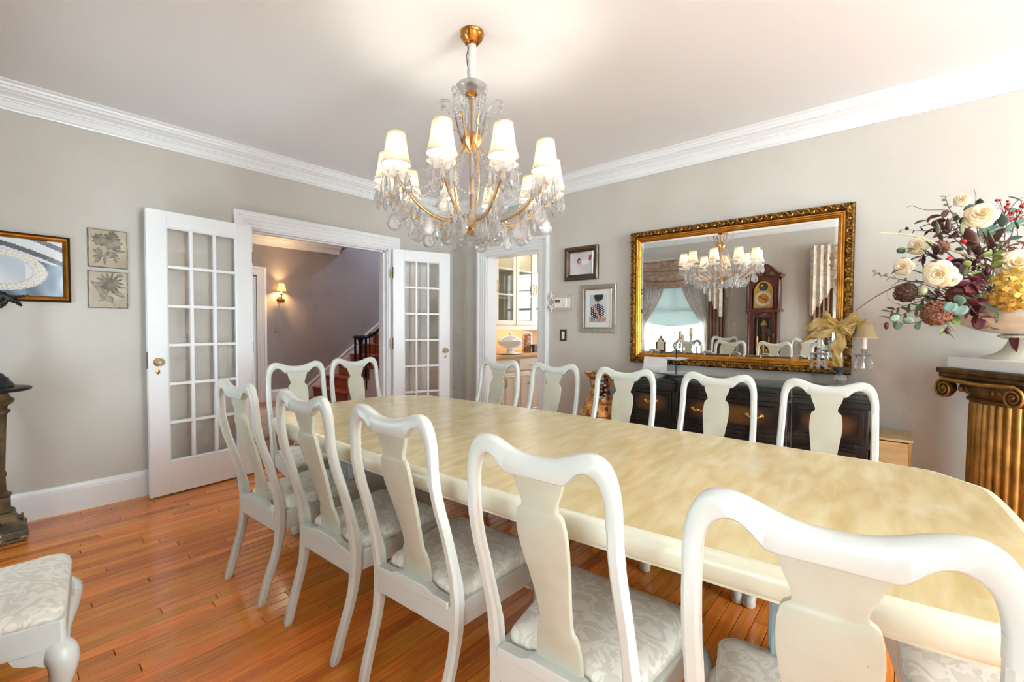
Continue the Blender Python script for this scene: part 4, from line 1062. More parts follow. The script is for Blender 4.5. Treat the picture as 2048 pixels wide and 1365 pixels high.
def pull(parent, y, z, w=.085):
    x = -fx(y) - .012; m = MB()
    m.tube(cat_rom([(x, y - w/2, z + .006), (x - .016, y - w/2 + .006, z + .004), (x - .020, y - w/4, z - .006), (x - .021, y, z - .002), (x - .020, y + w/4, z - .006), (x - .016, y + w/2 - .006, z + .004), (x, y + w/2, z + .006)], 4), .0042, 6)
    for s in (-1, 1):
        m.ball((x - .002, y + s * w/2, z + .006), .010, 8, 5, (.4, 1.2, .9)); m.ball((x - .019, y + s * w/4, z - .006), .0062, 6, 4)
    m.ball((x - .021, y, z), .0075, 8, 5, (1, 1.5, 1)); m.ob('pull', 'pull_brass', parent, smooth=60)
d = front('drawer', 1.21, 1.515, .605, .780); pull(d, 1.36, .700)
d = front('drawer', .130, .452, .605, .780); pull(d, .290, .700)
for z0, z1 in ((.605, .780), (.37, .560), (.14, .350)):
    d = front('drawer', .535, 1.125, z0, z1); pull(d, .665, (z0 + z1) / 2); pull(d, 1.0, (z0 + z1) / 2)
for ya, yb in ((1.21, 1.515), (.130, .452)):
    d = front('door', ya, yb, .14, .560)
    c = (ya + yb) / 2; r = (yb - ya) / 2 - .035; x = -fx(c) - .0130
    MB().tube([(x, c + r * math.cos(R(a)), .36 + .15 * math.sin(R(a))) for a in range(0, 181, 12)], .0028, 5).tube([(x, c - r, .17), (x, c - r, .36)], .0028, 5).tube([(x, c + r, .17), (x, c + r, .36)], .0028, 5).ob('arch_inlay', 'inlay_line', d, smooth=60)
for y in (1.160, .500):
    MB().tube([(-fx(y) - .004, y, .12), (-fx(y) - .004, y, .572)], .012, 8).tube([(-fx(y) - .004, y, .59), (-fx(y) - .004, y, .79)], .012, 8).ob('pilaster', 'ebonised', sb, smooth=60)
    m = MB()
    for k in range(22): m.ball((-fx(y) - .014, y + .016, .14 + k * .019), .0055, 6, 4)
    tag(m.ob('bead_moulding', 'ebonised', sb, smooth=60), kind='stuff')
for y in (.15, .50, 1.16, 1.49):
    MB().loft([[Vector((-.42 + a * w, y + b * w, z)) for a, b in ((-1, -1), (1, -1), (1, 1), (-1, 1))] for z, w in ((0, .022), (.02, .028), (.085, .036))]).ob('foot', 'ebonised', sb)
    MB().box((-.06, y - .03, 0), (-.01, y + .03, .085)).ob('foot', 'ebonised', sb)

SBZ = .8770
# two-tier plate stand with ring handle
pmat('glazed_white', (240, 241, 238), .16, coat=.4)
ts = thing('tiered_stand', 'white two-tier serving plate with black rod and ring handle on the sideboard', 'serving stand', (3.375, 1.27, SBZ))
MB().lathe([(.05, 0), (.075, .003), (.125, .020), (.130, .024), (.124, .022), (.075, .008), (.01, .007)], 32).ob('lower_plate', 'glazed_white', ts, smooth=50)
MB().lathe([(.03, .118), (.050, .119), (.088, .132), (.092, .136), (.086, .133), (.050, .124), (.01, .123)], 32).ob('upper_plate', 'glazed_white', ts, smooth=50)
MB().tube([(0, 0, .006), (0, 0, .205)], .0045, 8).ball((0, 0, .122), .009, 8, 5).ob('rod', 'black_iron', ts, smooth=60)
MB().tube([(0, .024 * math.cos(R(a)), .228 + .024 * math.sin(R(a))) for a in range(0, 361, 15)], .0042, 6, cap=False).ob('ring_handle', 'black_iron', ts, smooth=60)
# white card propped on the sideboard and folded napkins before it
pmat('paper_white', (238, 236, 234), .7, col2=(228, 226, 224), scale=6)
cd = thing('gift_card_box', 'white flat box with an envelope flap standing on the sideboard left end', 'box', (3.47, 1.50, SBZ))
MB().loft([[Vector((.0, -.11, 0)), Vector((.0, .085, 0)), Vector((.035, .085, .125)), Vector((.035, -.11, .125))], [Vector((.014, -.11, 0)), Vector((.014, .085, 0)), Vector((.049, .085, .125)), Vector((.049, -.11, .125))]]).ob('box_body', 'paper_white', cd, bevel=.002)
MB().loft([[Vector((.018 - .004, -.10, .062)), Vector((.014, .075, .062)), Vector((.002, -.012, .012))], [Vector((.012, -.10, .062)), Vector((.012, .075, .062)), Vector((-.001, -.012, .012))]]).ob('envelope_flap', 'mat_board', cd)
nk = MB()
nk.loft([[Vector((-.07, -.06, 0)), Vector((.05, -.07, 0)), Vector((.06, .06, 0)), Vector((-.06, .05, 0))], [Vector((-.072, -.062, .006)), Vector((.05, -.07, .010)), Vector((.06, .06, .006)), Vector((-.06, .05, .012))]])
nk.loft([[Vector((-.06, -.10, .008)), Vector((.05, -.03, .010)), Vector((-.03, .07, .012))], [Vector((-.07, -.11, .016)), Vector((.05, -.03, .022)), Vector((-.03, .07, .020))]])
o = nk.ob('folded_napkin', 'paper_white', loc=(3.255, 1.465, SBZ)); tag(o, 'folded white napkins lying beside the tiered plate on the sideboard', 'napkin')
# crystal candelabra with two shaded lights and a gold bow
cloth_mat('beige_shade', (205, 186, 148), trans=.3, col2=(186, 164, 124), scale=5, stretch=(1, 1, .2))
cloth_mat('gold_ribbon', (214, 184, 108), trans=.4, col2=(236, 216, 158), scale=16, through=.25)
pmat('pewter', (150, 152, 156), .3, .9)
ca = thing('candelabra', 'crystal two-light candelabra with beige shades and gold bow on the sideboard', 'candelabra', (3.40, .262, SBZ), R(0))
MB().lathe([(.075, 0), (.078, .006), (.060, .016), (.030, .022), (.018, .028)], 12).ob('base', 'crystal', ca)
MB().ball((0, 0, .055), .034, 10, 7, (1, 1, .9)).ob('crystal_ball', 'crystal', ca)
MB().lathe([(.012, .078), (.016, .090), (.040, .112), (.048, .128), (.030, .130), (.014, .134), (.012, .15)], 18).ob('pewter_cup', 'pewter', ca, smooth=40)
MB().lathe([(.010, .13), (.014, .17), (.010, .22), (.016, .26), (.010, .30), (.013, .36), (.006, .40), (.012, .41), (.002, .43)], 10).ob('stem', 'crystal', ca, smooth=30)
for s in (-1, 1):
    am = MB().tube(cat_rom([(0, 0, .135), (-.004, s*.045, .115), (-.006, s*.085, .130), (-.008, s*.110, .175), (-.008, s*.112, .198)], 5), .0065, 7).ob('arm', 'crystal', ca, smooth=60)
    c = (-.008, s * .112)
    MB().lathe([(.008, .196), (.020, .198), (.042, .206), (.046, .212), (.038, .208), (.014, .202)], 16, (c[0], c[1], 0), wob=lambda t, i: 1 + (.06 * math.cos(8 * t) if 2 <= i <= 4 else 0)).ob('bobeche', 'crystal', am, smooth=40)
    MB().lathe([(.010, .205), (.016, .215), (.010, .235), (.014, .245)], 10, (c[0], c[1], 0)).ob('candle_cup', 'crystal', am)
    MB().lathe([(.0125, .243), (.0125, .318), (.008, .320)], 12, (c[0], c[1], 0)).ob('candle_sleeve', 'candle_white', am, smooth=40)
    MB().lathe([(.062, .312), (.060, .318), (.050, .345), (.043, .380), (.040, .404)], 24, (c[0], c[1], 0), cap=False, wob=lambda t, i: 1 + .02 * math.cos(8 * t)).ob('shade', 'beige_shade', am, smooth=50, solid=.0015)
    m = MB(); m.tube([(c[0] + .0625 * math.cos(R(d)), c[1] + .0625 * math.sin(R(d)), .312) for d in range(0, 361, 15)], .002, 5, cap=False); m.ob('shade_trim', 'shade_trim', am)
    for j in range(6):
        t = 2 * PI * j / 6
        o = inst(_proto['crystal_drop'], am, (c[0] + .042 * math.cos(t), c[1] + .042 * math.sin(t), .206), (0, 0, t), (.95, .95, 1.15))
for s in (-1, 1):
    strand([(0, s * .010, .40), (0, s * .06, .33), (-.004, s * .050, .20)], 14, .0075).ob('bead_strand', 'crystal', ca, smooth=60)
bow = bpy.data.objects.new('x', None); bpy.data.objects.remove(bow)
def ribbon(pts, wd, name='bow_loop'):
    pp = cat_rom(pts, 6); m = MB(); rows = []
    for i, p in enumerate(pp):
        t = i / (len(pp) - 1); w = wd * (.25 + .75 * math.sin(PI * min(1, .12 + t * .86)) ** .6)
        rows.append([p + Vector((.010 * math.sin(14 * t + q * 4), .006 * math.sin(17 * t + 3 * q), q * w * (1 + .2 * math.sin(21 * t + q)))) if abs((pp[min(i+1, len(pp)-1)] - pp[max(i-1, 0)]).normalized().z) < .75 else p + Vector((.010 * math.sin(14 * t + q * 4), q * w * (1 + .25 * math.sin(15 * t)), .004 * math.sin(19 * t + q))) for q in (-1, -.5, 0, .5, 1)])
    m.loft(rows, False, closed=False); return m.ob(name, 'gold_ribbon', ca, smooth=70, solid=.001)
B = Vector((-.05, .012, .385))
ribbon([B, B + Vector((-.02, .06, .02)), B + Vector((-.015, .13, .005)), B + Vector((.01, .155, -.03)), B + Vector((.0, .10, -.035)), B], .030)
ribbon([B, B + Vector((-.02, -.04, .03)), B + Vector((-.02, -.085, .05)), B + Vector((.0, -.10, .025)), B + Vector((.0, -.05, .0)), B], .026)
ribbon([B, B + Vector((-.03, .04, .045)), B + Vector((-.02, .075, .075)), B + Vector((.01, .05, .06)), B], .022)
ribbon([B, B + Vector((-.025, -.03, -.03)), B + Vector((-.02, -.07, -.05)), B + Vector((.0, -.04, -.02)), B], .022)
ribbon([B, B + Vector((-.012, -.010, -.08)), B + Vector((.0, .008, -.16)), B + Vector((-.006, -.004, -.25))], .034, 'bow_tail')
ribbon([B, B + Vector((-.02, .06, -.05)), B + Vector((-.01, .13, -.06)), B + Vector((0, .185, -.10))], .024, 'bow_tail')
MB().ball(B, .017, 8, 6).ob('bow_knot', 'gold_ribbon', ca, smooth=60)
# tall floor vase
def vase_mat():
    m, N, L, b = new_mat('vase_enamel')
    tc = N.new('ShaderNodeTexCoord'); vo = N.new('ShaderNodeTexVoronoi'); vo.inputs['Scale'].default_value = 26; L.new(tc.outputs['Object'], vo.inputs['Vector'])
    r = N.new('ShaderNodeValToRGB'); r.color_ramp.interpolation = 'CONSTANT'
    cols = [(0, (196, 120, 48)), (.22, (150, 72, 34)), (.38, (222, 176, 96)), (.52, (110, 96, 60)), (.64, (206, 132, 60)), (.78, (216, 196, 170)), (.88, (60, 54, 84))]
    r.color_ramp.elements[0].position = 0; r.color_ramp.elements[0].color = lin(cols[0][1]); r.color_ramp.elements[1].position = cols[-1][0]; r.color_ramp.elements[1].color = lin(cols[-1][1])
    for p, c in cols[1:-1]: e = r.color_ramp.elements.new(p); e.color = lin(c)
    sx = N.new('ShaderNodeSeparateColor'); L.new(vo.outputs['Color'], sx.inputs[0]); L.new(sx.outputs[0], r.inputs[0])
    ds = N.new('ShaderNodeValToRGB'); ds.color_ramp.elements[0].position = .0; ds.color_ramp.elements[1].position = .10
    v2 = N.new('ShaderNodeTexVoronoi'); v2.feature = 'DISTANCE_TO_EDGE'; v2.inputs['Scale'].default_value = 26; L.new(tc.outputs['Object'], v2.inputs['Vector']); L.new(v2.outputs['Distance'], ds.inputs[0])
    mx = N.new('ShaderNodeMix'); mx.data_type = 'RGBA'; L.new(ds.outputs[0], mx.inputs[0]); mx.inputs[6].default_value = lin((226, 180, 100)); L.new(r.outputs[0], mx.inputs[7])
    L.new(mx.outputs[2], b.inputs['Base Color']); b.inputs['Roughness'].default_value = .3; b.inputs['Metallic'].default_value = .25
vase_mat()
pmat('enamel_blue', (44, 46, 88), .3); pmat('enamel_cream', (226, 216, 206), .35)
va = thing('floor_vase', 'tall gold and rust patterned floor vase with blue medallion beside the sideboard', 'vase', (3.385, 1.925, 0))
VP = [(.10, 0), (.115, .01), (.105, .03), (.10, .06), (.125, .14), (.16, .26), (.181, .38), (.183, .45), (.172, .52), (.145, .58), (.108, .63), (.090, .67), (.082, .72), (.084, .76), (.095, .80), (.120, .832), (.140, .848), (.142, .856), (.134, .858), (.108, .835), (.080, .80), (.07, .74), (.07, .70)]
MB().lathe(VP, 36).ob('body', 'vase_enamel', va, smooth=50)
for z, r in ((.600, .128), (.50, .178), (.40, .184), (.06, .104)):
    MB().tube([((r + .002) * math.cos(R(d)), (r + .002) * math.sin(R(d)), z) for d in range(0, 361, 12)], .0035, 5, cap=False).ob('gilt_band', 'gold_leaf', va)
for ang in (215, 35):
    a = R(ang); d = Vector((math.cos(a), math.sin(a), 0)); s = Vector((-d.y, d.x, 0)); c0 = d * .085 + Vector((0, 0, .715))
    hd = MB().ball(c0, .058, 14, 9, (.35, .75, 1.45), Matrix.Rotation(a, 3, 'Z')).ob('medallion', 'enamel_blue', va, smooth=60)
    for k in range(10):
        t = 2 * PI * k / 10; MB().ball(c0 + d * .016 + s * (.036 * math.cos(t)) + Vector((0, 0, .064 * math.sin(t))), .011, 6, 4).ob('petal_boss', 'enamel_cream', hd, smooth=60)
    MB().ball(c0 + d * .024 + Vector((0, 0, .022)), .016, 8, 6).ob('gilt_boss', 'gold_leaf', hd, smooth=60); MB().ball(c0 + d * .026 + Vector((0, 0, -.012)), .018, 8, 6).ob('gilt_boss', 'gold_leaf', hd, smooth=60); MB().tube([c0 + d * .02 + Vector((0, 0, -.10)), c0 + d * .045 + Vector((0, 0, -.125)), c0 + d * .055 + Vector((0, 0, -.155))], [.006, .010, .005], 6).ob('gilt_drop', 'gold_leaf', hd, smooth=60)
# pine crate beside the sideboard
pmat('pine', (214, 192, 142), .5, col2=(194, 160, 104), scale=3, stretch=(9, 2, 9), detail=5, distort=1.0)
pmat('pine_edge', (196, 162, 106), .55, col2=(174, 136, 82), scale=8)
bx = thing('pine_crate', 'pale pine wooden crate on the floor right of the sideboard', 'crate', (3.46, 0, 0))
for k in range(4): MB().box((-.145, -.062, .010 + k * .148), (-.130, .088, .155 + k * .148)).ob('front_plank', 'pine', bx, bevel=.002)
for ya, yb in ((-.075, -.062), (.088, .100)): MB().box((-.145, ya, 0), (.135, yb, .606)).ob('side_panel', 'pine_edge', bx, bevel=.002)
MB().box((-.130, -.062, .0), (.13, .088, .012)).box((.12, -.062, .012), (.135, .088, .60)).ob('back_panel', 'pine', bx)
MB().box((-.150, -.080, .6055), (.138, .104, .620)).ob('lid', 'pine', bx, bevel=.003)
# ================================================================== gilt pedestal, urn and flowers (right)
PX, PY, PR = 3.275, -.475, R(-8.1 + 45)
pmat('gilt_plaster', (186, 140, 68), .36, .5, col2=(140, 100, 44), scale=14, lo=.3, hi=.7)
pmat('gilt_dark', (124, 92, 54), .42, .5, col2=(84, 60, 34), scale=18)
pd = thing('column_pedestal', 'gilt fluted column pedestal with scrolled capital at the right edge', 'pedestal', (PX, PY, 0), PR)
NF = 24
MB().lathe([(.185, .16), (.185, .18), (.188, .5), (.186, .85), (.182, .885)], 288, wob=lambda t, i: .945 + .075 * abs(math.cos(18 * t))).ob('fluted_shaft', 'gilt_plaster', pd, smooth=60)
MB().lathe([(.235, .06), (.245, .085), (.235, .11), (.205, .12), (.200, .135), (.210, .15), (.19, .165)], 40).ob('base_torus', 'gilt_plaster', pd, smooth=50)
MB().box((-.25, -.25, 0), (.25, .25, .06)).ob('base_plinth', 'gilt_plaster', pd, bevel=.006)
MB().lathe([(.184, .875), (.198, .882), (.200, .892), (.188, .900), (.192, .905), (.212, .925), (.222, .948), (.215, .965), (.19, .975)], 44, wob=lambda t, i: 1 + (.02 * math.cos(22 * t) if i in (5, 6) else 0)).ob('echinus', 'gilt_dark', pd, smooth=50)
for k in range(4):
    f = R(90 * k); fd = Vector((math.cos(f), math.sin(f), 0)); fs = Vector((-fd.y, fd.x, 0))
    for e in (-1, 1):
        c = fd * .226 + fs * (e * .176) + Vector((0, 0, .930)); pth = []; rad = []
        for j in range(40):
            q = j / 39; ang = q * 4.6 * PI; r = .050 * (1 - .86 * q); pth.append(c + fs * (e * r * math.sin(ang)) + Vector((0, 0, r * math.cos(ang)))); rad.append(.0068 - .0030 * q)
        v = MB().tube(pth, rad, 6).ob('volute', 'gilt_plaster', pd, smooth=60)
        MB().ball(c, .012, 8, 6).ob('volute_eye', 'gilt_dark', v, smooth=60)
        MB().lathe([(.036, -.030), (.046, -.016), (.046, -.002)], 20, c - fd * .004, fd.to_track_quat('Z', 'Y').to_matrix().to_4x4()).ob('volute_disc', 'gilt_dark', v, smooth=50)
        MB().tube([c + Vector((0, 0, .049)), c - fs * (e * .08) + Vector((0, 0, .046)), c - fs * (e * .20) + Vector((0, 0, .040))], [.011, .010, .009], 6).ob('scroll_band', 'gilt_plaster', v, smooth=60)
    m = MB()
    for q in range(-3, 4): m.ball(fd * .205 + fs * (q * .032) + Vector((0, 0, .938)), .013, 6, 5, (1, 1, 1.3))
    m.ob('leaf_carving', 'gilt_dark', pd, smooth=60)
def abacus(z0, z1, w, conc):
    pts = []
    for k in range(4):
        a = Vector((w * [1, -1, -1, 1][k], w * [1, 1, -1, -1][k], 0)); b = Vector((w * [1, -1, -1, 1][(k+1) % 4], w * [1, 1, -1, -1][(k+1) % 4], 0))
        for j in range(8):
            q = j / 8; p = a.lerp(b, q); n = (a + b).normalized(); pts.append(p - n * conc * math.sin(PI * q))
    return [p for p in pts], z0, z1
for z0, z1, w in ((.975, .990, .205), (.990, 1.012, .218), (1.012, 1.040, .226)):
    pts, _, _ = abacus(z0, z1, w, .012); MB().loft([[p + Vector((0, 0, z)) for p in pts] for z in (z0, z1)]).ob('abacus', 'gilt_dark', pd, bevel=.005)
pmat('urn_white', (228, 226, 214), .55, col2=(210, 204, 184), scale=9, lo=.3, hi=.7, bump=.12, bscale=40)
pmat('plaster_white', (238, 240, 242), .5)
ur = thing('garden_urn', 'white gadrooned urn standing on the gilt pedestal', 'urn', (PX, PY, 1.0401), PR)
MB().box((-.196, -.196, 0), (.196, .196, .056)).ob('plinth', 'plaster_white', ur, bevel=.005)
MB().lathe([(.150, .056), (.152, .064), (.140, .070), (.112, .080), (.082, .104), (.066, .135), (.062, .152), (.066, .158)], 56, wob=lambda t, i: 1 - (.035 * (.5 + .5 * math.cos(18 * t)) if 2 <= i <= 6 else 0)).ob('foot', 'urn_white', ur, smooth=50)
MB().lathe([(.066, .155), (.082, .160), (.098, .166), (.100, .172), (.086, .178), (.07, .182)], 48, wob=lambda t, i: 1 + (.03 * math.cos(26 * t) if i in (2, 3) else 0)).ob('collar', 'urn_white', ur, smooth=50)
MB().lathe([(.07, .178), (.120, .186), (.185, .205), (.245, .235), (.272, .262), (.276, .276), (.262, .288)], 80, wob=lambda t, i: 1 + (.018 * abs(math.cos(12 * t)) if 1 <= i <= 5 else 0)).ob('bowl', 'urn_white', ur, smooth=50)
MB().lathe([(.262, .286), (.236, .296), (.228, .310), (.230, .345), (.246, .352), (.258, .362), (.258, .374), (.236, .376), (.22, .372), (.205, .30), (.05, .29)], 56).ob('rim', 'urn_white', ur, smooth=50)

# ---- the arrangement
FD = 2.13
pmat('petal_cream', (246, 238, 216), .6, col2=(240, 222, 184), scale=14, sub=.15)
pmat('petal_heart', (238, 196, 130), .6)
pmat('leaf_green', (88, 104, 66), .5, col2=(66, 82, 50), scale=20, rnd=.18)
pmat('leaf_lime', (140, 156, 82), .5, col2=(112, 132, 62), scale=20, rnd=.15)
pmat('leaf_teal', (138, 168, 152), .6, col2=(112, 148, 138), scale=16, rnd=.12)
pmat('leaf_burgundy', (108, 44, 46), .5, col2=(72, 28, 36), scale=16, rnd=.25)
pmat('leaf_plum', (64, 32, 42), .45, rnd=.25)
pmat('leaf_bronze', (112, 68, 56), .5, col2=(88, 52, 44), scale=14, rnd=.15)
pmat('leaf_sage', (158, 158, 124), .6, rnd=.15)
pmat('twig', (92, 72, 58), .7); pmat('twig_pale', (188, 170, 130), .6)
pmat('berry_red', (168, 38, 44), .3, rnd=.2)
pmat('hydrangea_gold', (206, 170, 72), .6, col2=(176, 134, 50), scale=24, rnd=.12)
pmat('hydrangea_rust', (160, 104, 76), .7, col2=(112, 66, 46), scale=40)
pmat('seed_grey', (112, 106, 96), .7)
fa = thing('flower_arrangement', 'lush silk arrangement of cream roses, hydrangeas and eucalyptus in the white urn', 'flower arrangement', (PX, PY, 1.30))
F0 = Vector((PX, PY, 1.30))
def fp(px, py, dd=0.0): return at(px, py, FD + dd) - F0
rg = random.Random(5)
def leaf_mesh(L, W, fold=.25, curl=.15, tip=1.0):
    rows = []
    for i in range(7):
        q = i / 6; hw = W * (math.sin(PI * min(1, .06 + q * .92)) ** tip)
        z = -curl * L * q * q
        rows.append([Vector((q * L, y * hw, z + fold * abs(y) * hw)) for y in (-1, -.5, 0, .5, 1)])
    m = MB(); m.loft(rows, False, closed=False); return m
_lm = {}
def leaf_ob(kind, mat, parent, loc, dirv, roll=0, s=1.0):
    key = (kind, mat)
    if key not in _lm:
        spec = {'long': (.075, .013, .25, .25, .8), 'oval': (.046, .017, .2, .2, .7), 'round': (.042, .021, .15, .15, .45), 'big': (.10, .026, .3, .2, .8)}[kind]
        o = leaf_mesh(*spec).ob('leaf', mat, parent, smooth=80, solid=.0008); _lm[key] = o
    else: o = inst(_lm[key], parent)
    d = Vector(dirv).normalized(); q = d.to_track_quat('X', 'Z')
    o.rotation_mode = 'QUATERNION'; from mathutils import Quaternion
    o.rotation_quaternion = q @ Quaternion((1, 0, 0), roll); o.location = loc; o.scale = (s, s, s)
    return o
def toward_cam(p): return (CAM - (F0 + p)).normalized()
def rose(px, py, r, dd=-.10, open_=1.0, tilt=(0, 0)):
    c = fp(px, py, dd); n = toward_cam(c) + CR * tilt[0] + CU * tilt[1]; n.normalize()
    ax = n.to_track_quat('Z', 'Y').to_matrix()
    m = MB()
    for ring, (cnt, ro, hh, lean) in enumerate(((5, 1.0, .10, .85), (5, .84, .24, .62), (5, .66, .36, .42), (4, .46, .44, .26), (3, .26, .46, .12))):
        for k in range(cnt):
            a0 = 2 * PI * (k + .37 * ring) / cnt; wid = 1.35 * 2 * PI / cnt / 2
            def pf(u, v, a0=a0, wid=wid, ro=ro, hh=hh, lean=lean, k=k):
                a = a0 + (u - .5) * 2 * wid; edge = 1 - .35 * abs(u - .5) ** 2 * 4
                rr = r * ro * (.30 + .70 * v ** .8 * edge); z = r * (-.25 + hh + (.62 - lean * .55) * v * edge - .22 * lean * max(0, v - .7) * 3 + .03 * math.sin(5 * u + k))
                return ax @ Vector((rr * math.cos(a), rr * math.sin(a), z)) + c
            m.grid(6, 4, pf)
    o = m.ob('rose', 'petal_cream', fa, smooth=80, solid=.0008)
    MB().ball(c + ax @ Vector((0, 0, r * .12)), r * .22, 8, 6).ob('rose_heart', 'petal_heart', o, smooth=60)
    MB().tube([c - ax @ Vector((0, 0, r * .2)), c * .55 + Vector((0, 0, .02)), Vector((0, 0, .03))], .003, 5).ob('stem', 'leaf_green', o)
    return o
rose(1962, 430, .062, -.12, tilt=(.1, .35)); rose(2032, 528, .070, -.20, tilt=(.2, .2)); rose(1806, 534, .044, .02, tilt=(-.5, .1)); rose(1835, 492, .046, .06, tilt=(-.6, .3))
rose(1878, 548, .062, -.16, tilt=(-.2, -.1)); rose(1901, 558, .040, -.17, tilt=(.2, -.3)); rose(1925, 400, .036, .06, tilt=(0, .5)); rose(1985, 470, .050, .12, tilt=(.2, .3))
def floret_head(px, py, r, mat, dd, n, name):
    c = fp(px, py, dd); m = MB()
    for k in range(n):
        z = 1 - 2 * (k + .5) / n; a = k * 2.39996; v = Vector((math.sqrt(1 - z * z) * math.cos(a), math.sqrt(1 - z * z) * math.sin(a), z))
        p = c + v * r * rg.uniform(.88, 1.06); q = v.to_track_quat('Z', 'Y').to_matrix(); s = r * .34
        for j in range(4):
            b = PI / 2 * j + k; e = q @ Vector((math.cos(b), math.sin(b), .25)); f = q @ Vector((-math.sin(b), math.cos(b), 0))
            m.add([p, p + e * s * .6 + f * s * .45, p + e * s * 1.05 + v * s * .1, p + e * s * .6 - f * s * .45], [(0, 1, 2, 3)])
    o = m.ob(name, mat, fa, solid=.0006); MB().tube([c, c * .5, Vector((0, 0, .02))], .003, 5).ob('stem', 'twig', o); return o
floret_head(2034, 578, .088, 'hydrangea_gold', -.20, 60, 'hydrangea_head'); floret_head(1872, 627, .048, 'hydrangea_rust', -.14, 190, 'dried_hydrangea'); floret_head(1918, 590, .042, 'hydrangea_rust', -.10, 80, 'dried_hydrangea')
floret_head(2012, 512, .040, 'hydrangea_rust', -.02, 70, 'dried_hydrangea'); floret_head(1812, 586, .042, 'leaf_bronze', .0, 60, 'artichoke'); floret_head(1882, 495, .030, 'hydrangea_rust', .0, 60, 'dried_hydrangea')
def sprig(pts, mat, kind, n, stem_mat='twig', s=1.0, dd=(-.05, -.05), name='sprig', tip_from=.25):
    P = [fp(x, y, dd[0] + (dd[1] - dd[0]) * i / (len(pts) - 1)) for i, (x, y) in enumerate(pts)]
    pp = cat_rom(P, 6); st_ = MB().tube(pp, [.0030 - .0018 * i / len(pp) for i in range(len(pp))], 5).ob(name, stem_mat, fa, smooth=60)
    for k in range(n):
        q = tip_from + (1 - tip_from) * (k + .5) / n; i = min(int(q * (len(pp) - 1)), len(pp) - 2); p = pp[i].lerp(pp[i + 1], q * (len(pp) - 1) - i)
        t = (pp[i + 1] - pp[i]).normalized(); sd = t.cross(toward_cam(p)).normalized() * (1 if k % 2 else -1)
        d = sd + t * .7 + toward_cam(p) * rg.uniform(-.2, .5)
        leaf_ob(kind, mat, st_, p, d, rg.uniform(-.9, .9), s * rg.uniform(.8, 1.15))
    return st_
C0 = (1990, 640)
sprig([(1960, 600), (1915, 612), (1880, 622), (1850, 640), (1815, 648), (1785, 642)], 'leaf_teal', 'round', 10, s=1.05, dd=(-.1, -.12), tip_from=.05)
sprig([(1960, 610), (1935, 612), (1905, 606)], 'leaf_teal', 'round', 5, s=1.15, dd=(-.15, -.22), tip_from=.2)
sprig([(1960, 560), (1938, 570), (1925, 590), (1950, 625), (1965, 640)], 'leaf_burgundy', 'round', 14, s=1.1, dd=(-.15, -.22), tip_from=.0)
sprig([(1975, 520), (1950, 548), (1935, 580), (1960, 612)], 'leaf_burgundy', 'round', 12, s=1.1, dd=(-.08, -.2), tip_from=.1)
sprig([(1960, 520), (1935, 525), (1912, 540)], 'leaf_plum', 'round', 7, s=1.1, dd=(-.1, -.15))
sprig([(1950, 520), (1910, 478), (1875, 460), (1850, 440)], 'leaf_burgundy', 'oval', 11, s=.9, dd=(-.02, .05))
sprig([(1940, 500), (1905, 455), (1880, 430)], 'leaf_bronze', 'oval', 7, s=.9, dd=(-.02, .05))
sprig([(1950, 480), (1900, 470), (1850, 462), (1800, 460)], 'leaf_plum', 'oval', 7, s=.5, dd=(.0, .08), tip_from=.4)
sprig([(1950, 560), (1880, 520), (1850, 508), (1838, 520)], 'leaf_plum', 'long', 7, s=.7, dd=(-.02, .04))
sprig([(1950, 540), (1900, 560), (1840, 565), (1780, 555), (1748, 546)], 'leaf_sage', 'oval', 12, s=.42, dd=(-.02, .05), tip_from=.45)
sprig([(1950, 540), (1930, 480), (1900, 420), (1890, 392)], 'leaf_sage', 'round', 9, s=.45, dd=(.0, .08), tip_from=.5)
sprig([(1960, 600), (1890, 600), (1830, 620), (1780, 640)], 'leaf_green', 'long', 14, s=.65, dd=(-.04, .0), tip_from=.1)
sprig([(1960, 560), (1900, 585), (1850, 600), (1800, 615), (1778, 625)], 'leaf_green', 'long', 14, s=.55, dd=(0, .03), tip_from=.1)
sprig([(1960, 560), (1930, 600), (1900, 640), (1893, 668)], 'leaf_lime', 'oval', 7, s=.9, dd=(-.12, -.16), tip_from=.4)
sprig([(1970, 560), (1985, 525), (1985, 510)], 'leaf_lime', 'oval', 7, s=.95, dd=(-.15, -.18), tip_from=.2)
sprig([(1975, 560), (1950, 535), (1930, 535)], 'leaf_lime', 'oval', 5, s=.9, dd=(-.15, -.2), tip_from=.2)
sprig([(1985, 560), (1960, 500), (1930, 455), (1905, 440)], 'leaf_green', 'oval', 11, s=1.0, dd=(.02, .06), tip_from=.2)
sprig([(1985, 560), (1990, 490), (1985, 440), (1945, 410)], 'leaf_green', 'oval', 11, s=1.0, dd=(.04, .06), tip_from=.2)
sprig([(1990, 560), (2020, 480), (2030, 440), (2045, 400)], 'leaf_teal', 'oval', 9, s=1.1, dd=(.0, .0), tip_from=.2)
sprig([(1990, 560), (2010, 470), (1995, 452)], 'leaf_teal', 'big', 5, s=.9, dd=(.0, -.02), tip_from=.4)
sprig([(2000, 580), (2060, 520), (2120, 500), (2180, 520)], 'leaf_green', 'oval', 14, s=1.1, dd=(0, .05), tip_from=.2)
sprig([(2000, 580), (2080, 560), (2140, 580), (2200, 620)], 'leaf_burgundy', 'round', 12, s=1.2, dd=(-.1, -.05), tip_from=.2)
sprig([(2000, 580), (2060, 470), (2100, 420)], 'leaf_bronze', 'oval', 10, s=1.1, dd=(0, .05), tip_from=.2)
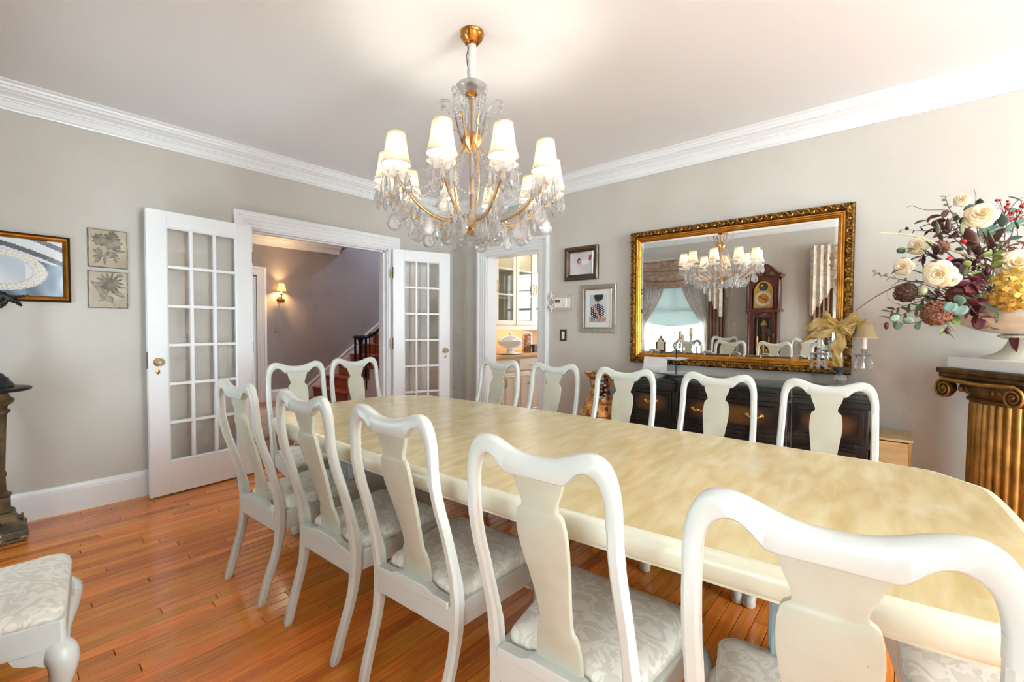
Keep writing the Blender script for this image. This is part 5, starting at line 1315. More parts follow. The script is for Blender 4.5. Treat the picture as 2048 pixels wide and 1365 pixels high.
for x, y, dx, dy, s in ((1945, 500, -.15, .9, 1.05), (1985, 498, .3, .8, 1.15), (1975, 505, .0, 1, 1.1), (1958, 512, -.3, .6, .9), (2000, 500, .8, .4, .9)):
    leaf_ob('big', 'leaf_bronze', fa, fp(x, y, -.06), CR * dx + CU * dy, rg.uniform(-.6, .6), s)
for k in range(46):
    a = rg.uniform(0, 2 * PI); r_ = rg.uniform(.05, .20); p = Vector((0, 0, .10)) + CR * (r_ * math.cos(a) * 1.25 - .05) + CU * (r_ * math.sin(a)) + toward_cam(Vector((0, 0, .1))) * rg.uniform(-.02, .10)
    leaf_ob(rg.choice(('oval', 'round', 'long')), rg.choice(('leaf_green', 'leaf_plum', 'leaf_burgundy', 'leaf_green', 'leaf_lime', 'leaf_bronze')), fa, p, CR * math.cos(a) + CU * math.sin(a) + toward_cam(p) * .5, rg.uniform(-1, 1), rg.uniform(.9, 1.5))
for k in range(95):
    x = rg.uniform(1800, 2080); y = rg.uniform(455, 645)
    if (x - 1990) ** 2 / 200 ** 2 + (y - 550) ** 2 / 105 ** 2 > 1: continue
    p = fp(x, y, rg.uniform(-.10, .05)); a = math.atan2(-(y - 600), x - 1990) + rg.uniform(-.7, .7)
    leaf_ob(rg.choice(('oval', 'long', 'long', 'round')), rg.choice(('leaf_green', 'leaf_green', 'leaf_plum', 'leaf_burgundy', 'leaf_sage', 'leaf_green')), fa, p, CR * math.cos(a) + CU * math.sin(a) + toward_cam(p) * rg.uniform(-.1, .5), rg.uniform(-1, 1), rg.uniform(.55, 1.0))
def twig(pts, r, mat, dd=(0, .05), name='branch'):
    P = [fp(x, y, dd[0] + (dd[1] - dd[0]) * i / (len(pts) - 1)) for i, (x, y) in enumerate(pts)]; pp = cat_rom(P, 6)
    return MB().tube(pp, [r * (1 - .6 * i / len(pp)) for i in range(len(pp))], 5).ob(name, mat, fa, smooth=60)
twig([(1960, 520), (1890, 495), (1840, 475), (1800, 468), (1760, 466)], .0055, 'twig_pale', (-.02, .02)); twig([(1950, 590), (1850, 565), (1800, 570), (1745, 598), (1712, 622)], .0045, 'twig', (-.02, .02))
twig([(1950, 470), (1905, 425), (1850, 420), (1825, 412), (1812, 416)], .0022, 'twig', (0, .05)); twig([(1930, 600), (1850, 570), (1805, 563), (1780, 575)], .0022, 'twig'); twig([(1960, 500), (1950, 420), (1952, 396), (1948, 378)], .002, 'twig')
twig([(1930, 600), (1800, 600), (1778, 600), (1775, 585)], .0016, 'twig'); twig([(1970, 540), (1930, 480), (1900, 445)], .0026, 'twig')
twig([(1990, 500), (2020, 420), (2045, 395)], .003, 'twig', (-.02, .02))
def berries(px, py, spread, n, r, mat, dd):
    m = MB(); c = fp(px, py, dd); s_ = MB()
    for k in range(n):
        p = c + CR * rg.uniform(-spread, spread) + CU * rg.uniform(-spread, spread) * .8 + toward_cam(c) * rg.uniform(-.02, .03)
        m.ball(p, r * rg.uniform(.8, 1.1), 7, 5); s_.tube([p, c * .9 + p * .02, c * .75], .0012, 4)
    o = m.ob('berry_cluster', mat, fa, smooth=60); s_.ob('berry_stems', 'twig', o)
berries(2030, 425, .045, 12, .0085, 'berry_red', -.02); berries(2004, 412, .035, 7, .007, 'berry_red', .0); berries(1895, 522, .012, 3, .011, 'berry_red', -.12); berries(1925, 484, .01, 2, .012, 'berry_red', -.06)
berries(1975, 580, .035, 34, .004, 'seed_grey', -.2); berries(1860, 590, .045, 40, .0042, 'seed_grey', -.08); berries(2000, 492, .03, 20, .005, 'leaf_sage', -.1)
for x, y, s in ((1773, 652, 1.0), (1895, 662, .9), (1975, 542, 1.1)):
    c = fp(x, y, -.16 if x > 1800 else -.04); MB().ball(c, .011 * s, 8, 6, (1, 1, 1.6)).ob('bud', 'leaf_burgundy', fa, smooth=60)
c = fp(1845, 582, -.14); MB().ball(c, .018, 10, 7, (1, 1, 1)).ob('bud', 'leaf_sage', fa, smooth=60)
# ================================================================== the window wall (seen in the mirror)
cloth_mat('sheer_cloth', (236, 228, 222), trans=.55, through=.12)
cloth_mat('drape_cloth', (176, 148, 132), trans=.12, col2=(160, 130, 114), scale=3, stretch=(1, 1, .1))
cloth_mat('brocade', (196, 184, 168), trans=.1, col2=(214, 205, 190), scale=7, distort=2.5, lo=.47, hi=.53)
cloth_mat('swag_cloth', (158, 134, 116), trans=.1, col2=(182, 160, 142), scale=9, distort=2.0)
cloth_mat('blind_cloth', (206, 216, 214), trans=.22)
def drape(name, mat, y0, y1, z0, z1, x, folds, label, cat, tie=None, group=None, amp=.020):
    "hanging cloth with pleats; tie=(pull_to_y, at_z)"
    def fn(u, v):
        z = z1 + (z0 - z1) * v; a, b = y0, y1
        if tie:
            k = math.exp(-((z - tie[1]) / .55) ** 2) if z > tie[1] else math.exp(-((z - tie[1]) / .9) ** 2)
            a = a + (tie[0] - a) * k * .80; b = b + (tie[0] - b) * k * .80
        y = a + (b - a) * u
        return Vector((x + amp * math.sin(u * folds * 2 * PI + .5 * math.sin(3 * v)) + amp * .3 * math.sin(u * folds * 4.7 * PI), y, z))
    o = MB().grid(folds * 10, 16, fn).ob(name, mat, smooth=80, solid=.002); tag(o, label, cat, group); return o
def dressing(k, y0, y1):
    "roman blind, sheers, drapes and swag with two cascades for the window between y0 and y1"
    w = 'left' if k == 0 else 'right'
    ref = 'the left reflected window' if k == 0 else 'the right reflected window'
    c = (y0 + y1) / 2
    def bl(u, v):
        y = y0 + .01 + (y1 - y0 - .02) * u; zb = 1.20 - .07 * math.sin(PI * u); z = 2.22 + (zb - 2.22) * v
        f = max(0, v - .72) / .28; return Vector((XL - .030 + .010 * math.sin(f * 3 * PI) ** 2 + .002 * math.sin(v * 40), y, z))
    tag(MB().grid(14, 30, bl).ob('roman_blind', 'blind_cloth', smooth=80, solid=.002), 'pale roman blind half lowered in ' + ref, 'blind')
    drape('sheer_curtain', 'sheer_cloth', c + .10, y1 + .09, .05, 2.20, XL + .034, 9, 'sheer white curtain tied to the far side of ' + ref, 'curtain', tie=(y1 + .06, 1.0), amp=.012)
    drape('sheer_curtain', 'sheer_cloth', y0 - .09, c - .10, .05, 2.20, XL + .034, 9, 'sheer white curtain tied to the near side of ' + ref, 'curtain', tie=(y0 - .06, 1.0), amp=.012)
    drape('side_drape', 'drape_cloth', y1 + .04, y1 + .30, .02, 2.24, XL + .068, 5, 'taupe side drape on the far side of ' + ref, 'curtain')
    drape('side_drape', 'drape_cloth', y0 - .30, y0 - .04, .02, 2.24, XL + .068, 5, 'taupe side drape on the near side of ' + ref, 'curtain')
    v = thing('swag_valance', 'brocade swag valance with pleated cascades above ' + ref, 'valance', (XL, 0, 0))
    A, B_ = y0 - .30, y1 + .30
    MB().box((.01, A + .01, 2.225), (.16, B_ - .01, 2.255)).ob('cornice_board', 'drape_cloth', v)
    def top(u, vv):
        y = A + (B_ - A) * u; return Vector((.175 + .006 * math.sin(u * 60), y, 2.275 - vv * (.06 + .05 * math.sin(PI * u))))
    MB().grid(40, 4, top).ob('gathered_header', 'brocade', v, smooth=80, solid=.002)
    def sw(u, vv):
        y = A + .02 + (B_ - A - .04) * u; drop = .28 + .16 * math.sin(PI * u) ** .8
        z = 2.25 - drop * vv - .02 * vv
        return Vector((.185 + .05 * math.sin(PI * u) * math.sin(PI * vv) + .026 * abs(math.sin(vv * 5.2 * PI)) * (.3 + math.sin(PI * u)), y, z + .015 * math.sin(vv * 5.2 * PI)))
    MB().grid(36, 40, sw).ob('swag', 'swag_cloth', v, smooth=80, solid=.002)
    for s, e in ((1, A), (-1, B_)):
        # zig-zag edged cascade: pleats lengthen towards the outer side
        rows = []; n = 5
        for i in range(n * 2 + 1):
            q = i / (n * 2); y = e + s * (.40 * q); ln = .96 - .62 * q; x = .205 + (.030 if i % 2 else 0)
            zb = 2.26 - ln - (.07 if i % 2 else 0)
            rows.append([Vector((x, y + s * .02 * (1 if i % 2 else -1) * 0, 2.265 + (zb - 2.265) * t / 8)) for t in range(9)])
        m = MB(); m.loft(rows, False, closed=False)
        m.ob('cascade', 'brocade', v, solid=.002)
        MB().tube([r[-1] for r in rows], .0035, 5).ob('cascade_trim', 'drape_cloth', v)
dressing(0, WIN[0][0], WIN[0][1]); dressing(1, WIN[1][0], WIN[1][1])

# ---- long-case clock between the windows
pmat('mahogany', (96, 40, 26), .25, col2=(66, 24, 16), scale=4, stretch=(6, 6, 1), coat=.4)
pmat('dial_silver', (222, 218, 202), .4, .1, col2=(206, 196, 166), scale=18); pmat('dial_blue', (52, 58, 66), .4)
ck = thing('grandfather_clock', 'tall mahogany long-case clock with brass dial between the windows, seen in the mirror', 'clock', (XL + .006, 1.525, 0))
W2 = .215
def kb(n, a, b, mat='mahogany', p=None, bev=.003): return MB().box(a, b).ob(n, mat, p or ck, bevel=bev)
kb('base', (0, -W2, .02), (.27, W2, .46)); kb('plinth', (0, -W2 - .02, 0), (.29, W2 + .02, .10)); kb('base_panel', (.27, -W2 + .05, .15), (.277, W2 - .05, .41))
kb('base_moulding', (0, -W2 - .015, .455), (.285, W2 + .015, .49))
for a, b in (((0, -.19, .49), (.24, -.165, 1.36)), ((0, .165, .49), (.24, .19, 1.36)), ((0, -.19, .49), (.015, .19, 1.36))): kb('waist_side', a, b)
for a, b in (((.225, -.165, .49), (.245, -.12, 1.36)), ((.225, .12, .49), (.245, .165, 1.36)), ((.225, -.12, 1.27), (.245, .12, 1.36)), ((.225, -.12, .49), (.245, .12, .56))): kb('door_frame', a, b)
MB().box((.232, -.125, .55), (.236, .125, 1.275)).ob('door_glass', 'door_glass', ck)
m = MB()
for k in range(9):
    a = R(20 + 17.5 * k); m.tube([(.248, 0, 1.285), (.256, .055 * math.cos(a), 1.285 + .055 * math.sin(a)), (.250, .078 * math.cos(a), 1.285 + .062 * math.sin(a))], [.003, .011, .004], 6)
m.ob('shell_carving', 'mahogany', ck, smooth=60)
kb('waist_moulding', (0, -W2 - .01, 1.355), (.28, W2 + .01, 1.395))
kb('hood_side', (0, -W2 + .01, 1.395), (.25, -W2 + .03, 1.83)); kb('hood_side', (0, W2 - .03, 1.395), (.25, W2 - .01, 1.83)); kb('hood_back', (0, -W2 + .02, 1.395), (.02, W2 - .02, 1.90))
kb('hood_frame', (.235, -W2 + .02, 1.395), (.255, -.145, 1.83)); kb('hood_frame', (.235, .145, 1.395), (.255, W2 - .02, 1.83)); kb('hood_frame', (.235, -.145, 1.395), (.255, .145, 1.42))
for y in (-W2 + .012, W2 - .012):
    MB().lathe([(.020, 1.395), (.020, 1.42), (.014, 1.43), (.016, 1.60), (.013, 1.78), (.020, 1.795), (.020, 1.83)], 14, (.258, y, 0)).ob('column', 'mahogany', ck, smooth=50)
    MB().lathe([(.020, .49), (.020, .52), (.014, .53), (.016, .95), (.013, 1.32), (.020, 1.335), (.020, 1.355)], 14, (.245, y * .93, 0)).ob('column', 'mahogany', ck, smooth=50)
# arched hood front and swan-neck bonnet
arch = [(-.205, 1.80), (-.145, 1.80), (-.135, 1.72)] + [(.125 * math.cos(R(a)), 1.695 + .125 * math.sin(R(a))) for a in range(170, 5, -15)] + [(.135, 1.72), (.145, 1.80), (.205, 1.80), (.205, 1.885), (-.205, 1.885)]
arch = [(-.205, 1.79), (-.130, 1.70)] + [(.128 * math.cos(R(a)), 1.695 + .128 * math.sin(R(a))) for a in range(170, 5, -15)] + [(.130, 1.70), (.205, 1.79), (.205, 1.885), (-.205, 1.885)]
MB().prism(arch, lambda u, v: Vector((.238, u, v)), lambda u, v: Vector((.258, u, v))).ob('hood_arch', 'mahogany', ck)
bon = [(-.225, 1.87), (.225, 1.87), (.245, 1.905), (.245, 1.915), (.20, 1.922), (.165, 1.945), (.135, 1.985), (.105, 2.025), (.07, 2.048), (.03, 2.062), (-.03, 2.062), (-.07, 2.048), (-.105, 2.025), (-.135, 1.985), (-.165, 1.945), (-.20, 1.922), (-.245, 1.915), (-.245, 1.905)]
MB().prism(bon, lambda u, v: Vector((.0, u, v)), lambda u, v: Vector((.27, u, v))).ob('bonnet', 'mahogany', ck, bevel=.004)
MB().tube([(.275, u, v - .004) for u, v in bon[2:]], .010, 6).ob('bonnet_moulding', 'mahogany', ck, smooth=60)
dl = MB().prism([(-.128, 1.42), (.128, 1.42), (.128, 1.69)] + [(.118 * math.cos(R(a)), 1.695 + .118 * math.sin(R(a))) for a in range(5, 180, 14)] + [(-.128, 1.69)], lambda u, v: Vector((.222, u, v)), lambda u, v: Vector((.226, u, v))).ob('dial_plate', 'brass', ck)
MB().lathe([(.108, 0), (.108, .003), (.104, .004), (.076, .004), (.074, .003)], 40, (.226, 0, 1.555), Matrix.Rotation(R(90), 4, 'Y')).ob('chapter_ring', 'dial_silver', dl, smooth=40)
MB().lathe([(.074, 0), (.074, .0035), (.01, .004)], 30, (.226, 0, 1.555), Matrix.Rotation(R(90), 4, 'Y')).ob('dial_centre', 'gold_leaf', dl, smooth=40)
m = MB()
num = ['XII', 'I', 'II', 'III', 'IV', 'V', 'VI', 'VII', 'VIII', 'IX', 'X', 'XI']
for k, s in enumerate(num):      # roman numerals round the ring
    a = R(-30 * k)
    n = len(s)
    for i, chh in enumerate(s):
        off = (i - (n - 1) / 2) * .0075
        def pt(du, dr): 
            rr = .090 + dr; x, y = off + du, rr
            return Vector((.2312, -(x * math.cos(a) - y * math.sin(a)) * -1, 1.555 + x * math.sin(a) + y * math.cos(a)))
        st = {'I': [((0, -.010), (0, .010))], 'V': [((-.003, .010), (0, -.010)), ((0, -.010), (.003, .010))], 'X': [((-.003, .010), (.003, -.010)), ((-.003, -.010), (.003, .010))]}[chh]
        for p, q in st: m.tube([pt(*p), pt(*q)], .0011, 4)
m.ob('numerals', 'black_iron', dl)
for ang, ln, w in ((98, .058, .0035), (-52, .088, .0026)):
    a = R(ang); d = Vector((0, math.sin(a) * -1, math.cos(a))); c = Vector((.235, 0, 1.555)); MB().tube([c - d * .012, c + d * ln * .6, c + d * ln], [w * .7, w * 1.3, .001], 5).ob('hand', 'black_iron', dl)
MB().lathe([(.062, 0), (.062, .003), (.001, .004)], 24, (.227, 0, 1.735), Matrix.Rotation(R(90), 4, 'Y')).ob('moon_disc', 'dial_blue', dl, smooth=40)
MB().ball((.231, .015, 1.75), .018, 10, 6, (.3, 1, 1)).ob('moon', 'gold_leaf', dl, smooth=60)
MB().box((.236, -.13, 1.42), (.238, .13, 1.70)).ob('hood_glass', 'door_glass', ck)
# movement hanging behind the glass: lyre grid, pendulum bob, three weights
m = MB()
for k in range(7): m.tube([(.15, -.035 + k * .0117, .92), (.15, -.035 + k * .0117, 1.16)], .0022, 4)
for z in (.92, 1.0, 1.08, 1.16): m.tube([(.15, -.042, z), (.15, .042, z)], .003, 4)
m.loft([[Vector((.145, -.05, 1.16)), Vector((.145, .05, 1.16)), Vector((.145, .012, 1.23)), Vector((.145, -.012, 1.23))], [Vector((.155, -.05, 1.16)), Vector((.155, .05, 1.16)), Vector((.155, .012, 1.23)), Vector((.155, -.012, 1.23))]])
m.ob('pendulum_lyre', 'brass', ck)
MB().tube([(.15, 0, .74), (.15, 0, .92)], .004, 5).lathe([(.002, 0), (.070, .004), (.075, .010), (.05, .016), (.002, .018)], 24, (.15, 0, .74), Matrix.Rotation(R(90), 4, 'Y')).ob('pendulum', 'brass', ck, smooth=50)
for y in (-.085, 0.0, .085):
    MB().lathe([(.020, .68 + abs(y)), (.022, .69 + abs(y)), (.022, .90 + abs(y)), (.020, .91 + abs(y)), (.003, .92 + abs(y)), (.003, 1.25)], 14, (.19, y, 0)).ob('weight', 'brass', ck, smooth=40)
kb('door_latch', (.246, -.15, .98), (.252, -.142, 1.04), 'brass')
# ---- console under the first window with small clock and candlesticks
cs = thing('console_table', 'narrow white console under the left reflected window', 'table', (XL + .24, 2.93, 0))
MB().box((-.08, -.42, .640), (.14, .42, .665)).ob('table_top', 'ivory_paint', cs, bevel=.004); MB().box((-.06, -.39, .57), (.12, .39, .640)).ob('apron', 'ivory_paint', cs)
for x in (-.05, .11):
    for y in (-.38, .38): MB().lathe([(.014, 0), (.018, .03), (.014, .06), (.020, .30), (.024, .50), (.020, .57)], 10, (x, y, 0)).ob('leg', 'ivory_paint', cs, smooth=50)
sc = thing('steeple_clock', 'small dark pointed-roof mantel clock on the white console', 'clock', (XL + .27, 3.055, .6655))
MB().prism([(-.085, .0), (.085, 0), (.085, .02), (.075, .025), (.075, .20), (0, .325), (-.075, .20), (-.075, .025), (-.085, .02)], lambda u, v: Vector((-.04, u, v)), lambda u, v: Vector((.04, u, v))).ob('case', 'mahogany', sc, bevel=.003)
MB().prism([(-.058, .075), (.058, .075), (.058, .20), (0, .285), (-.058, .20)], lambda u, v: Vector((.039, u, v)), lambda u, v: Vector((.042, u, v))).ob('dial', pmat('dial_cream', (226, 216, 188), .5), sc)
m = MB()
for k in range(12): a = R(30 * k); m.tube([(.0425, .038 * math.sin(a), .155 + .038 * math.cos(a)), (.0425, .046 * math.sin(a), .155 + .046 * math.cos(a))], .0018, 4)
m.tube([(.043, 0, .155), (.043, -.030, .172)], .0018, 4); m.tube([(.043, 0, .155), (.043, .020, .140)], .0018, 4); m.ob('hour_marks', 'black_iron', sc)
for s in (-1, 1): MB().lathe([(.008, .02), (.008, .20), (.010, .205), (.002, .25)], 8, (.03, s * .082, 0)).ob('finial', 'mahogany', sc)
pmat('candle_wax', (214, 190, 150), .6); pmat('verdigris', (128, 136, 126), .5, .3)
for (y, zz, x, lab) in ((2.735, .40, .27, 'left'), (2.665, .345, .345, 'front'), (2.555, .455, .29, 'tallest')):
    cn = thing('candlestick', {'left': 'turned candlestick with tan pillar candle nearest the small mantel clock', 'front': 'shorter candlestick with tan pillar candle in front of the other two', 'tallest': 'tallest candlestick with tan pillar candle near the side drape'}[lab], 'candlestick', (XL + x, y, .6655), 0, 'pillar candlesticks on the console')
    b = zz - .11
    MB().lathe([(.035, 0), (.036, .01), (.015, .025), (.020, .06), (.011, .09), (.018, b * .6), (.010, b * .75), (.016, b - .03), (.034, b - .008), (.034, b)], 14).ob('stick', 'verdigris', cn, smooth=50)
    MB().lathe([(.026, b), (.026, zz - .004), (.020, zz), (.004, zz - .006)], 16).ob('candle', 'candle_wax', cn, smooth=40)
# ================================================================== things in the hall
cloth_mat('sconce_shade', (255, 238, 206), trans=.6)
pmat('sconce_gold', (140, 100, 52), .4, .7, col2=(90, 60, 30), scale=30)
SX0, SZ0 = 3.045, 1.70
so = thing('wall_sconce', 'gilt leaf wall sconce with glowing white shade on the hall wall', 'sconce', (SX0, YH, SZ0))
MB().lathe([(.002, 0), (.035, .004), (.04, .010), (.02, .016)], 14, (0, 0, -.02), Matrix.Rotation(R(90), 4, 'X')).ob('back_plate', 'sconce_gold', so, smooth=50)
MB().tube(cat_rom([(0, -.01, -.03), (0, -.06, -.06), (0, -.10, -.02), (0, -.10, .05)], 5), .008, 7).lathe([(.022, .04), (.026, .055), (.012, .06)], 12, (0, -.10, 0)).ob('arm', 'sconce_gold', so, smooth=60)
rg2 = random.Random(2)
for k in range(11):
    a = R(200 + 14 * k); r = rg2.uniform(.05, .085); d = Vector((math.cos(a) * .9, -.35 * rg2.random(), math.sin(a) * .6 + .35)).normalized()
    lm = leaf_mesh(.075, .018, .3, .3, .8); q = d.to_track_quat('X', 'Y').to_matrix().to_4x4(); q.translation = Vector((0, -.045, -.035)); lm.xf(q).ob('leaf', 'sconce_gold', so, smooth=80, solid=.002)
MB().lathe([(.072, .10), (.060, .15), (.044, .205), (.040, .225)], 24, (0, -.10, 0), cap=False).ob('shade', 'sconce_shade', so, smooth=60, solid=.0015)
MB().lathe([(.011, .06), (.011, .12)], 10, (0, -.10, 0)).ob('candle_sleeve', 'candle_white', so); MB().ball((0, -.10, .145), .017, 10, 8, (1, 1, 1.5)).ob('bulb', 'bulb_glow', so)
lamp('bulb_light', so, (0, -.10, .15), 24, (1.0, .57, .22), .032)
hs = thing('hall_switch', 'painted switch plate below the hall sconce', 'switch', (3.02, YH, 1.20)); MB().box((-.055, -.006, -.06), (.055, 0, .06)).ob('plate', 'hall_paint', hs, bevel=.002)
for x in (-.022, .022): MB().box((x - .008, -.012, -.015), (x + .008, -.005, .015)).ob('toggle', 'hall_paint', hs)
pmat('rug_wool', (206, 190, 176), .95, col2=(178, 156, 140), scale=14, bump=.5, bscale=160); pmat('rug_border', (186, 168, 152), .95, col2=(150, 128, 112), scale=30, bump=.5, bscale=160)
ru = thing('hall_rug', 'beige patterned rug on the hall floor beyond the doors', 'rug', (2.05, 6.1, 0))
MB().box((-.75, -.88, .0005), (.75, .98, .010)).ob('field', 'rug_wool', ru, bevel=.003)
MB().frame(-.80, .80, -.93, 1.03, [(0, .0005), (0, .011), (.10, .012), (.10, .002)], lambda u, v, d: Vector((u, v, d))).ob('border', 'rug_border', ru)
hl = thing('hall_ceiling_lamp', 'round warm ceiling lamp in the hall, above the rug', 'lamp', (2.75, 6.3, HC))
MB().lathe([(.16, 0), (.17, -.012), (.165, -.03), (.15, -.035)], 28).ob('mount', 'brass', hl, smooth=40); MB().lathe([(.15, -.03), (.14, -.06), (.10, -.085), (.03, -.098), (.002, -.10)], 28).ob('bowl', glow_mat('hall_bowl_glow', (255, 214, 160), 5), hl, smooth=60)
lamp('bulb_light', hl, (0, 0, -.30), 17, (1.0, .82, .64), .20)
# dried leaf spray tied to the balustrade
sp = thing('leaf_spray', 'dried gold and brown leaf spray tied to the stair balusters', 'foliage', (4.33, RY - .035, .92))
sp_st = MB().tube([(0, .01, -.22), (.01, -.02, 0), (.0, -.02, .20)], .006, 5).ob('stem', 'twig', sp)
for k in range(26):
    a = rg2.uniform(0, 2 * PI); d = Vector((math.cos(a), -.5 - rg2.random() * .4, math.sin(a))).normalized(); lm = leaf_mesh(rg2.uniform(.06, .12), .018, .3, .3, .8); q = d.to_track_quat('X', 'Y').to_matrix().to_4x4(); q.translation = Vector((0, -.02, rg2.uniform(-.18, .16))); lm.xf(q).ob('leaf', rg2.choice(('gold_leaf', 'leaf_bronze', 'sconce_gold')), sp, smooth=80, solid=.001)

# ================================================================== pantry cabinets and what stands on the counter
pmat('cabinet_cream', (238, 226, 206), .4); pmat('cabinet_inside', (226, 222, 210), .6); pmat('counter_wood', (222, 178, 118), .35, col2=(206, 156, 94), scale=3, stretch=(1, 8, 1)); pmat('backsplash', (232, 204, 168), .6)
pane_mat('cabinet_glass', (238, 242, 238), .16)
CY0, CYU, CYB = 3.64, 3.95, YA + .155     # counter front, upper cabinet front, back
CXA, CXB = 3.80, 5.70
ct = MB().box((CXA, CY0 - .02, .852), (CXB, CYB, .885)).ob('pantry_counter', 'counter_wood', bevel=.004); tag(ct, 'pale wooden pantry counter under the glass cabinets', 'counter')
bs = MB().box((CXA, CYB - .012, .886), (CXB, CYB, 1.205)).ob('wall_pantry_splashback', 'backsplash'); struct(bs, 'warm lit splashback above the pantry counter')
def glass_door(root, x0, x1, z0, z1, knob_right):
    dr_ = MB()
    for a, b in (((x0, CYU - .02, z0), (x0 + .055, CYU, z1)), ((x1 - .055, CYU - .02, z0), (x1, CYU, z1)), ((x0 + .055, CYU - .02, z0), (x1 - .055, CYU, z0 + .06)), ((x0 + .055, CYU - .02, z1 - .06), (x1 - .055, CYU, z1))): dr_.box(a, b)
    d = dr_.ob('door', 'cabinet_cream', root, bevel=.002); n = 3
    for k in range(1, n):
        z = z0 + .06 + (z1 - z0 - .12) * k / n; MB().box((x0 + .055, CYU - .016, z - .009), (x1 - .055, CYU - .004, z + .009)).ob('muntin', 'cabinet_cream', d)
    for k in range(n):
        a = z0 + .06 + (z1 - z0 - .12) * k / n; b = z0 + .06 + (z1 - z0 - .12) * (k + 1) / n; MB().box((x0 + .052, CYU - .011, a + .006), (x1 - .052, CYU - .009, b - .006)).ob('pane', 'cabinet_glass', d)
    x = x1 - .028 if knob_right else x0 + .028
    MB().tube(cat_rom([(x, CYU - .020, 1.70), (x, CYU - .042, 1.73), (x, CYU - .045, 1.77), (x, CYU - .042, 1.81), (x, CYU - .020, 1.84)], 4), .0055, 6).ob('handle', 'brass', d, smooth=60)
for i, (a, b) in enumerate(((3.80, 4.615), (4.62, 5.40), (5.41, 5.70))):
    root = thing('glass_cabinet', ['cream glass-fronted wall cabinet at the left of the pantry opening', 'cream glass-fronted wall cabinet in the middle of the pantry opening', 'cream glass-fronted wall cabinet deep in the pantry, at the right'][i], 'cabinet', group='pantry wall cabinets')
    z0, z1 = 1.262, 2.42
    MB().box((a, CYU, z0), (a + .018, CYB, z1)).box((b - .018, CYU, z0), (b, CYB, z1)).box((a, CYU, z0), (b, CYB, z0 + .018)).box((a, CYU, z1 - .018), (b, CYB, z1)).box((a, CYB - .012, z0), (b, CYB, z1)).ob('carcass', 'cabinet_cream', root)
    for z in (1.62, 2.0): MB().box((a + .018, CYU + .03, z), (b - .018, CYB - .012, z + .015)).ob('shelf', 'cabinet_inside', root)
    MB().box((a, CYU - .002, 1.205), (b, CYU + .02, z0)).ob('valance_board', 'cabinet_cream', root)
    MB().lathe([(.03, 0), (.03, -.012), (.004, -.014)], 12, ((a + b) / 2, CYU + .06, z1 - .02)).ob('fill_puck', 'plastic_white', root); lamp('fill_puck_bulb', root, ((a + b) / 2, CYU + .06, z1 - .06), 2.0, (.96, .98, 1.0), .02)  # puck lamps added to brighten the cabinet insides
    mid = (a + b) / 2; glass_door(root, a + .004, mid - .002, z0 + .006, z1 - .006, True); glass_door(root, mid + .002, b - .004, z0 + .006, z1 - .006, False)
for i, (a, b) in enumerate(((3.80, 4.315), (4.32, 4.835), (4.84, 5.70))):
    root = thing('base_cabinet', ['cream base cabinet with drawer, left part under the pantry counter', 'cream base cabinet with drawer, middle part under the pantry counter', 'wide cream base cabinet at the right under the pantry counter'][i], 'cabinet', group='pantry base cabinets')
    MB().box((a, CY0 + .02, .09), (b, CYB, .851)).ob('carcass', 'cabinet_cream', root); MB().box((a, CY0 + .07, 0), (b, CYB, .09)).ob('toe_kick', 'cabinet_cream', root)
    d = MB().box((a + .03, CY0, .685), (b - .03, CY0 + .02, .825)).ob('drawer', 'cabinet_cream', root, bevel=.006)
    MB().tube([((a + b) / 2 - .04, CY0 - .001, .755), ((a + b) / 2 - .03, CY0 - .022, .752), ((a + b) / 2 + .03, CY0 - .022, .752), ((a + b) / 2 + .04, CY0 - .001, .755)], .005, 6).ob('pull', 'plastic_white', d, smooth=60)
    for x0, x1, kx in ((a + .03, (a + b) / 2 - .004, -1), ((a + b) / 2 + .004, b - .03, 1)):
        d = MB().box((x0, CY0, .12), (x1, CY0 + .02, .655)).ob('door', 'cabinet_cream', root, bevel=.006)
        MB().frame(x0 + .03, x1 - .03, .15, .625, [(0, 0), (0, .004), (.012, .007), (.020, 0)], lambda u, v, dd: Vector((u, CY0 - dd, v))).ob('panel_moulding', 'cabinet_cream', d)
        hx = x0 + .022 if kx > 0 else x1 - .022
        MB().tube(cat_rom([(hx, CY0 - .001, .50), (hx, CY0 - .024, .52), (hx, CY0 - .026, .555), (hx, CY0 - .024, .59), (hx, CY0 - .001, .61)], 4), .005, 6).ob('handle', 'brass', d, smooth=60)
CZ = .8855
tu = thing('soup_tureen', 'white lidded soup tureen on a stand on the pantry counter', 'tureen', (4.37, 3.82, CZ)); tu.scale = (.88, .88, 1.0)
MB().lathe([(.14, 0), (.195, .010), (.20, .016), (.19, .018), (.10, .012)], 36).ob('stand_plate', 'glazed_white', tu, smooth=50)
MB().lathe([(.085, .012), (.075, .022), (.045, .045), (.045, .062), (.10, .082), (.155, .115), (.182, .150), (.186, .172), (.176, .176)], 40).ob('bowl', 'glazed_white', tu, smooth=50)
MB().lathe([(.184, .172), (.178, .182), (.150, .205), (.100, .228), (.04, .240), (.014, .246), (.016, .256), (.024, .268), (.018, .282), (.004, .288)], 40).ob('lid', 'glazed_white', tu, smooth=50)
for s in (-1, 1): MB().tube(cat_rom([(s * .175, 0, .150), (s * .215, 0, .165), (s * .215, 0, .125), (s * .165, 0, .118)], 5), .009, 7).ob('handle', 'glazed_white', tu, smooth=60)
MB().tube([(-.12, -.06, .19), (-.165, -.09, .186), (-.20, -.11, .176)], .005, 6).ob('ladle', 'chrome', tu, smooth=60)
jr = thing('glass_jar', 'tall glass jar with chrome lid and nuts inside on the pantry counter', 'jar', (4.825, 3.90, CZ))
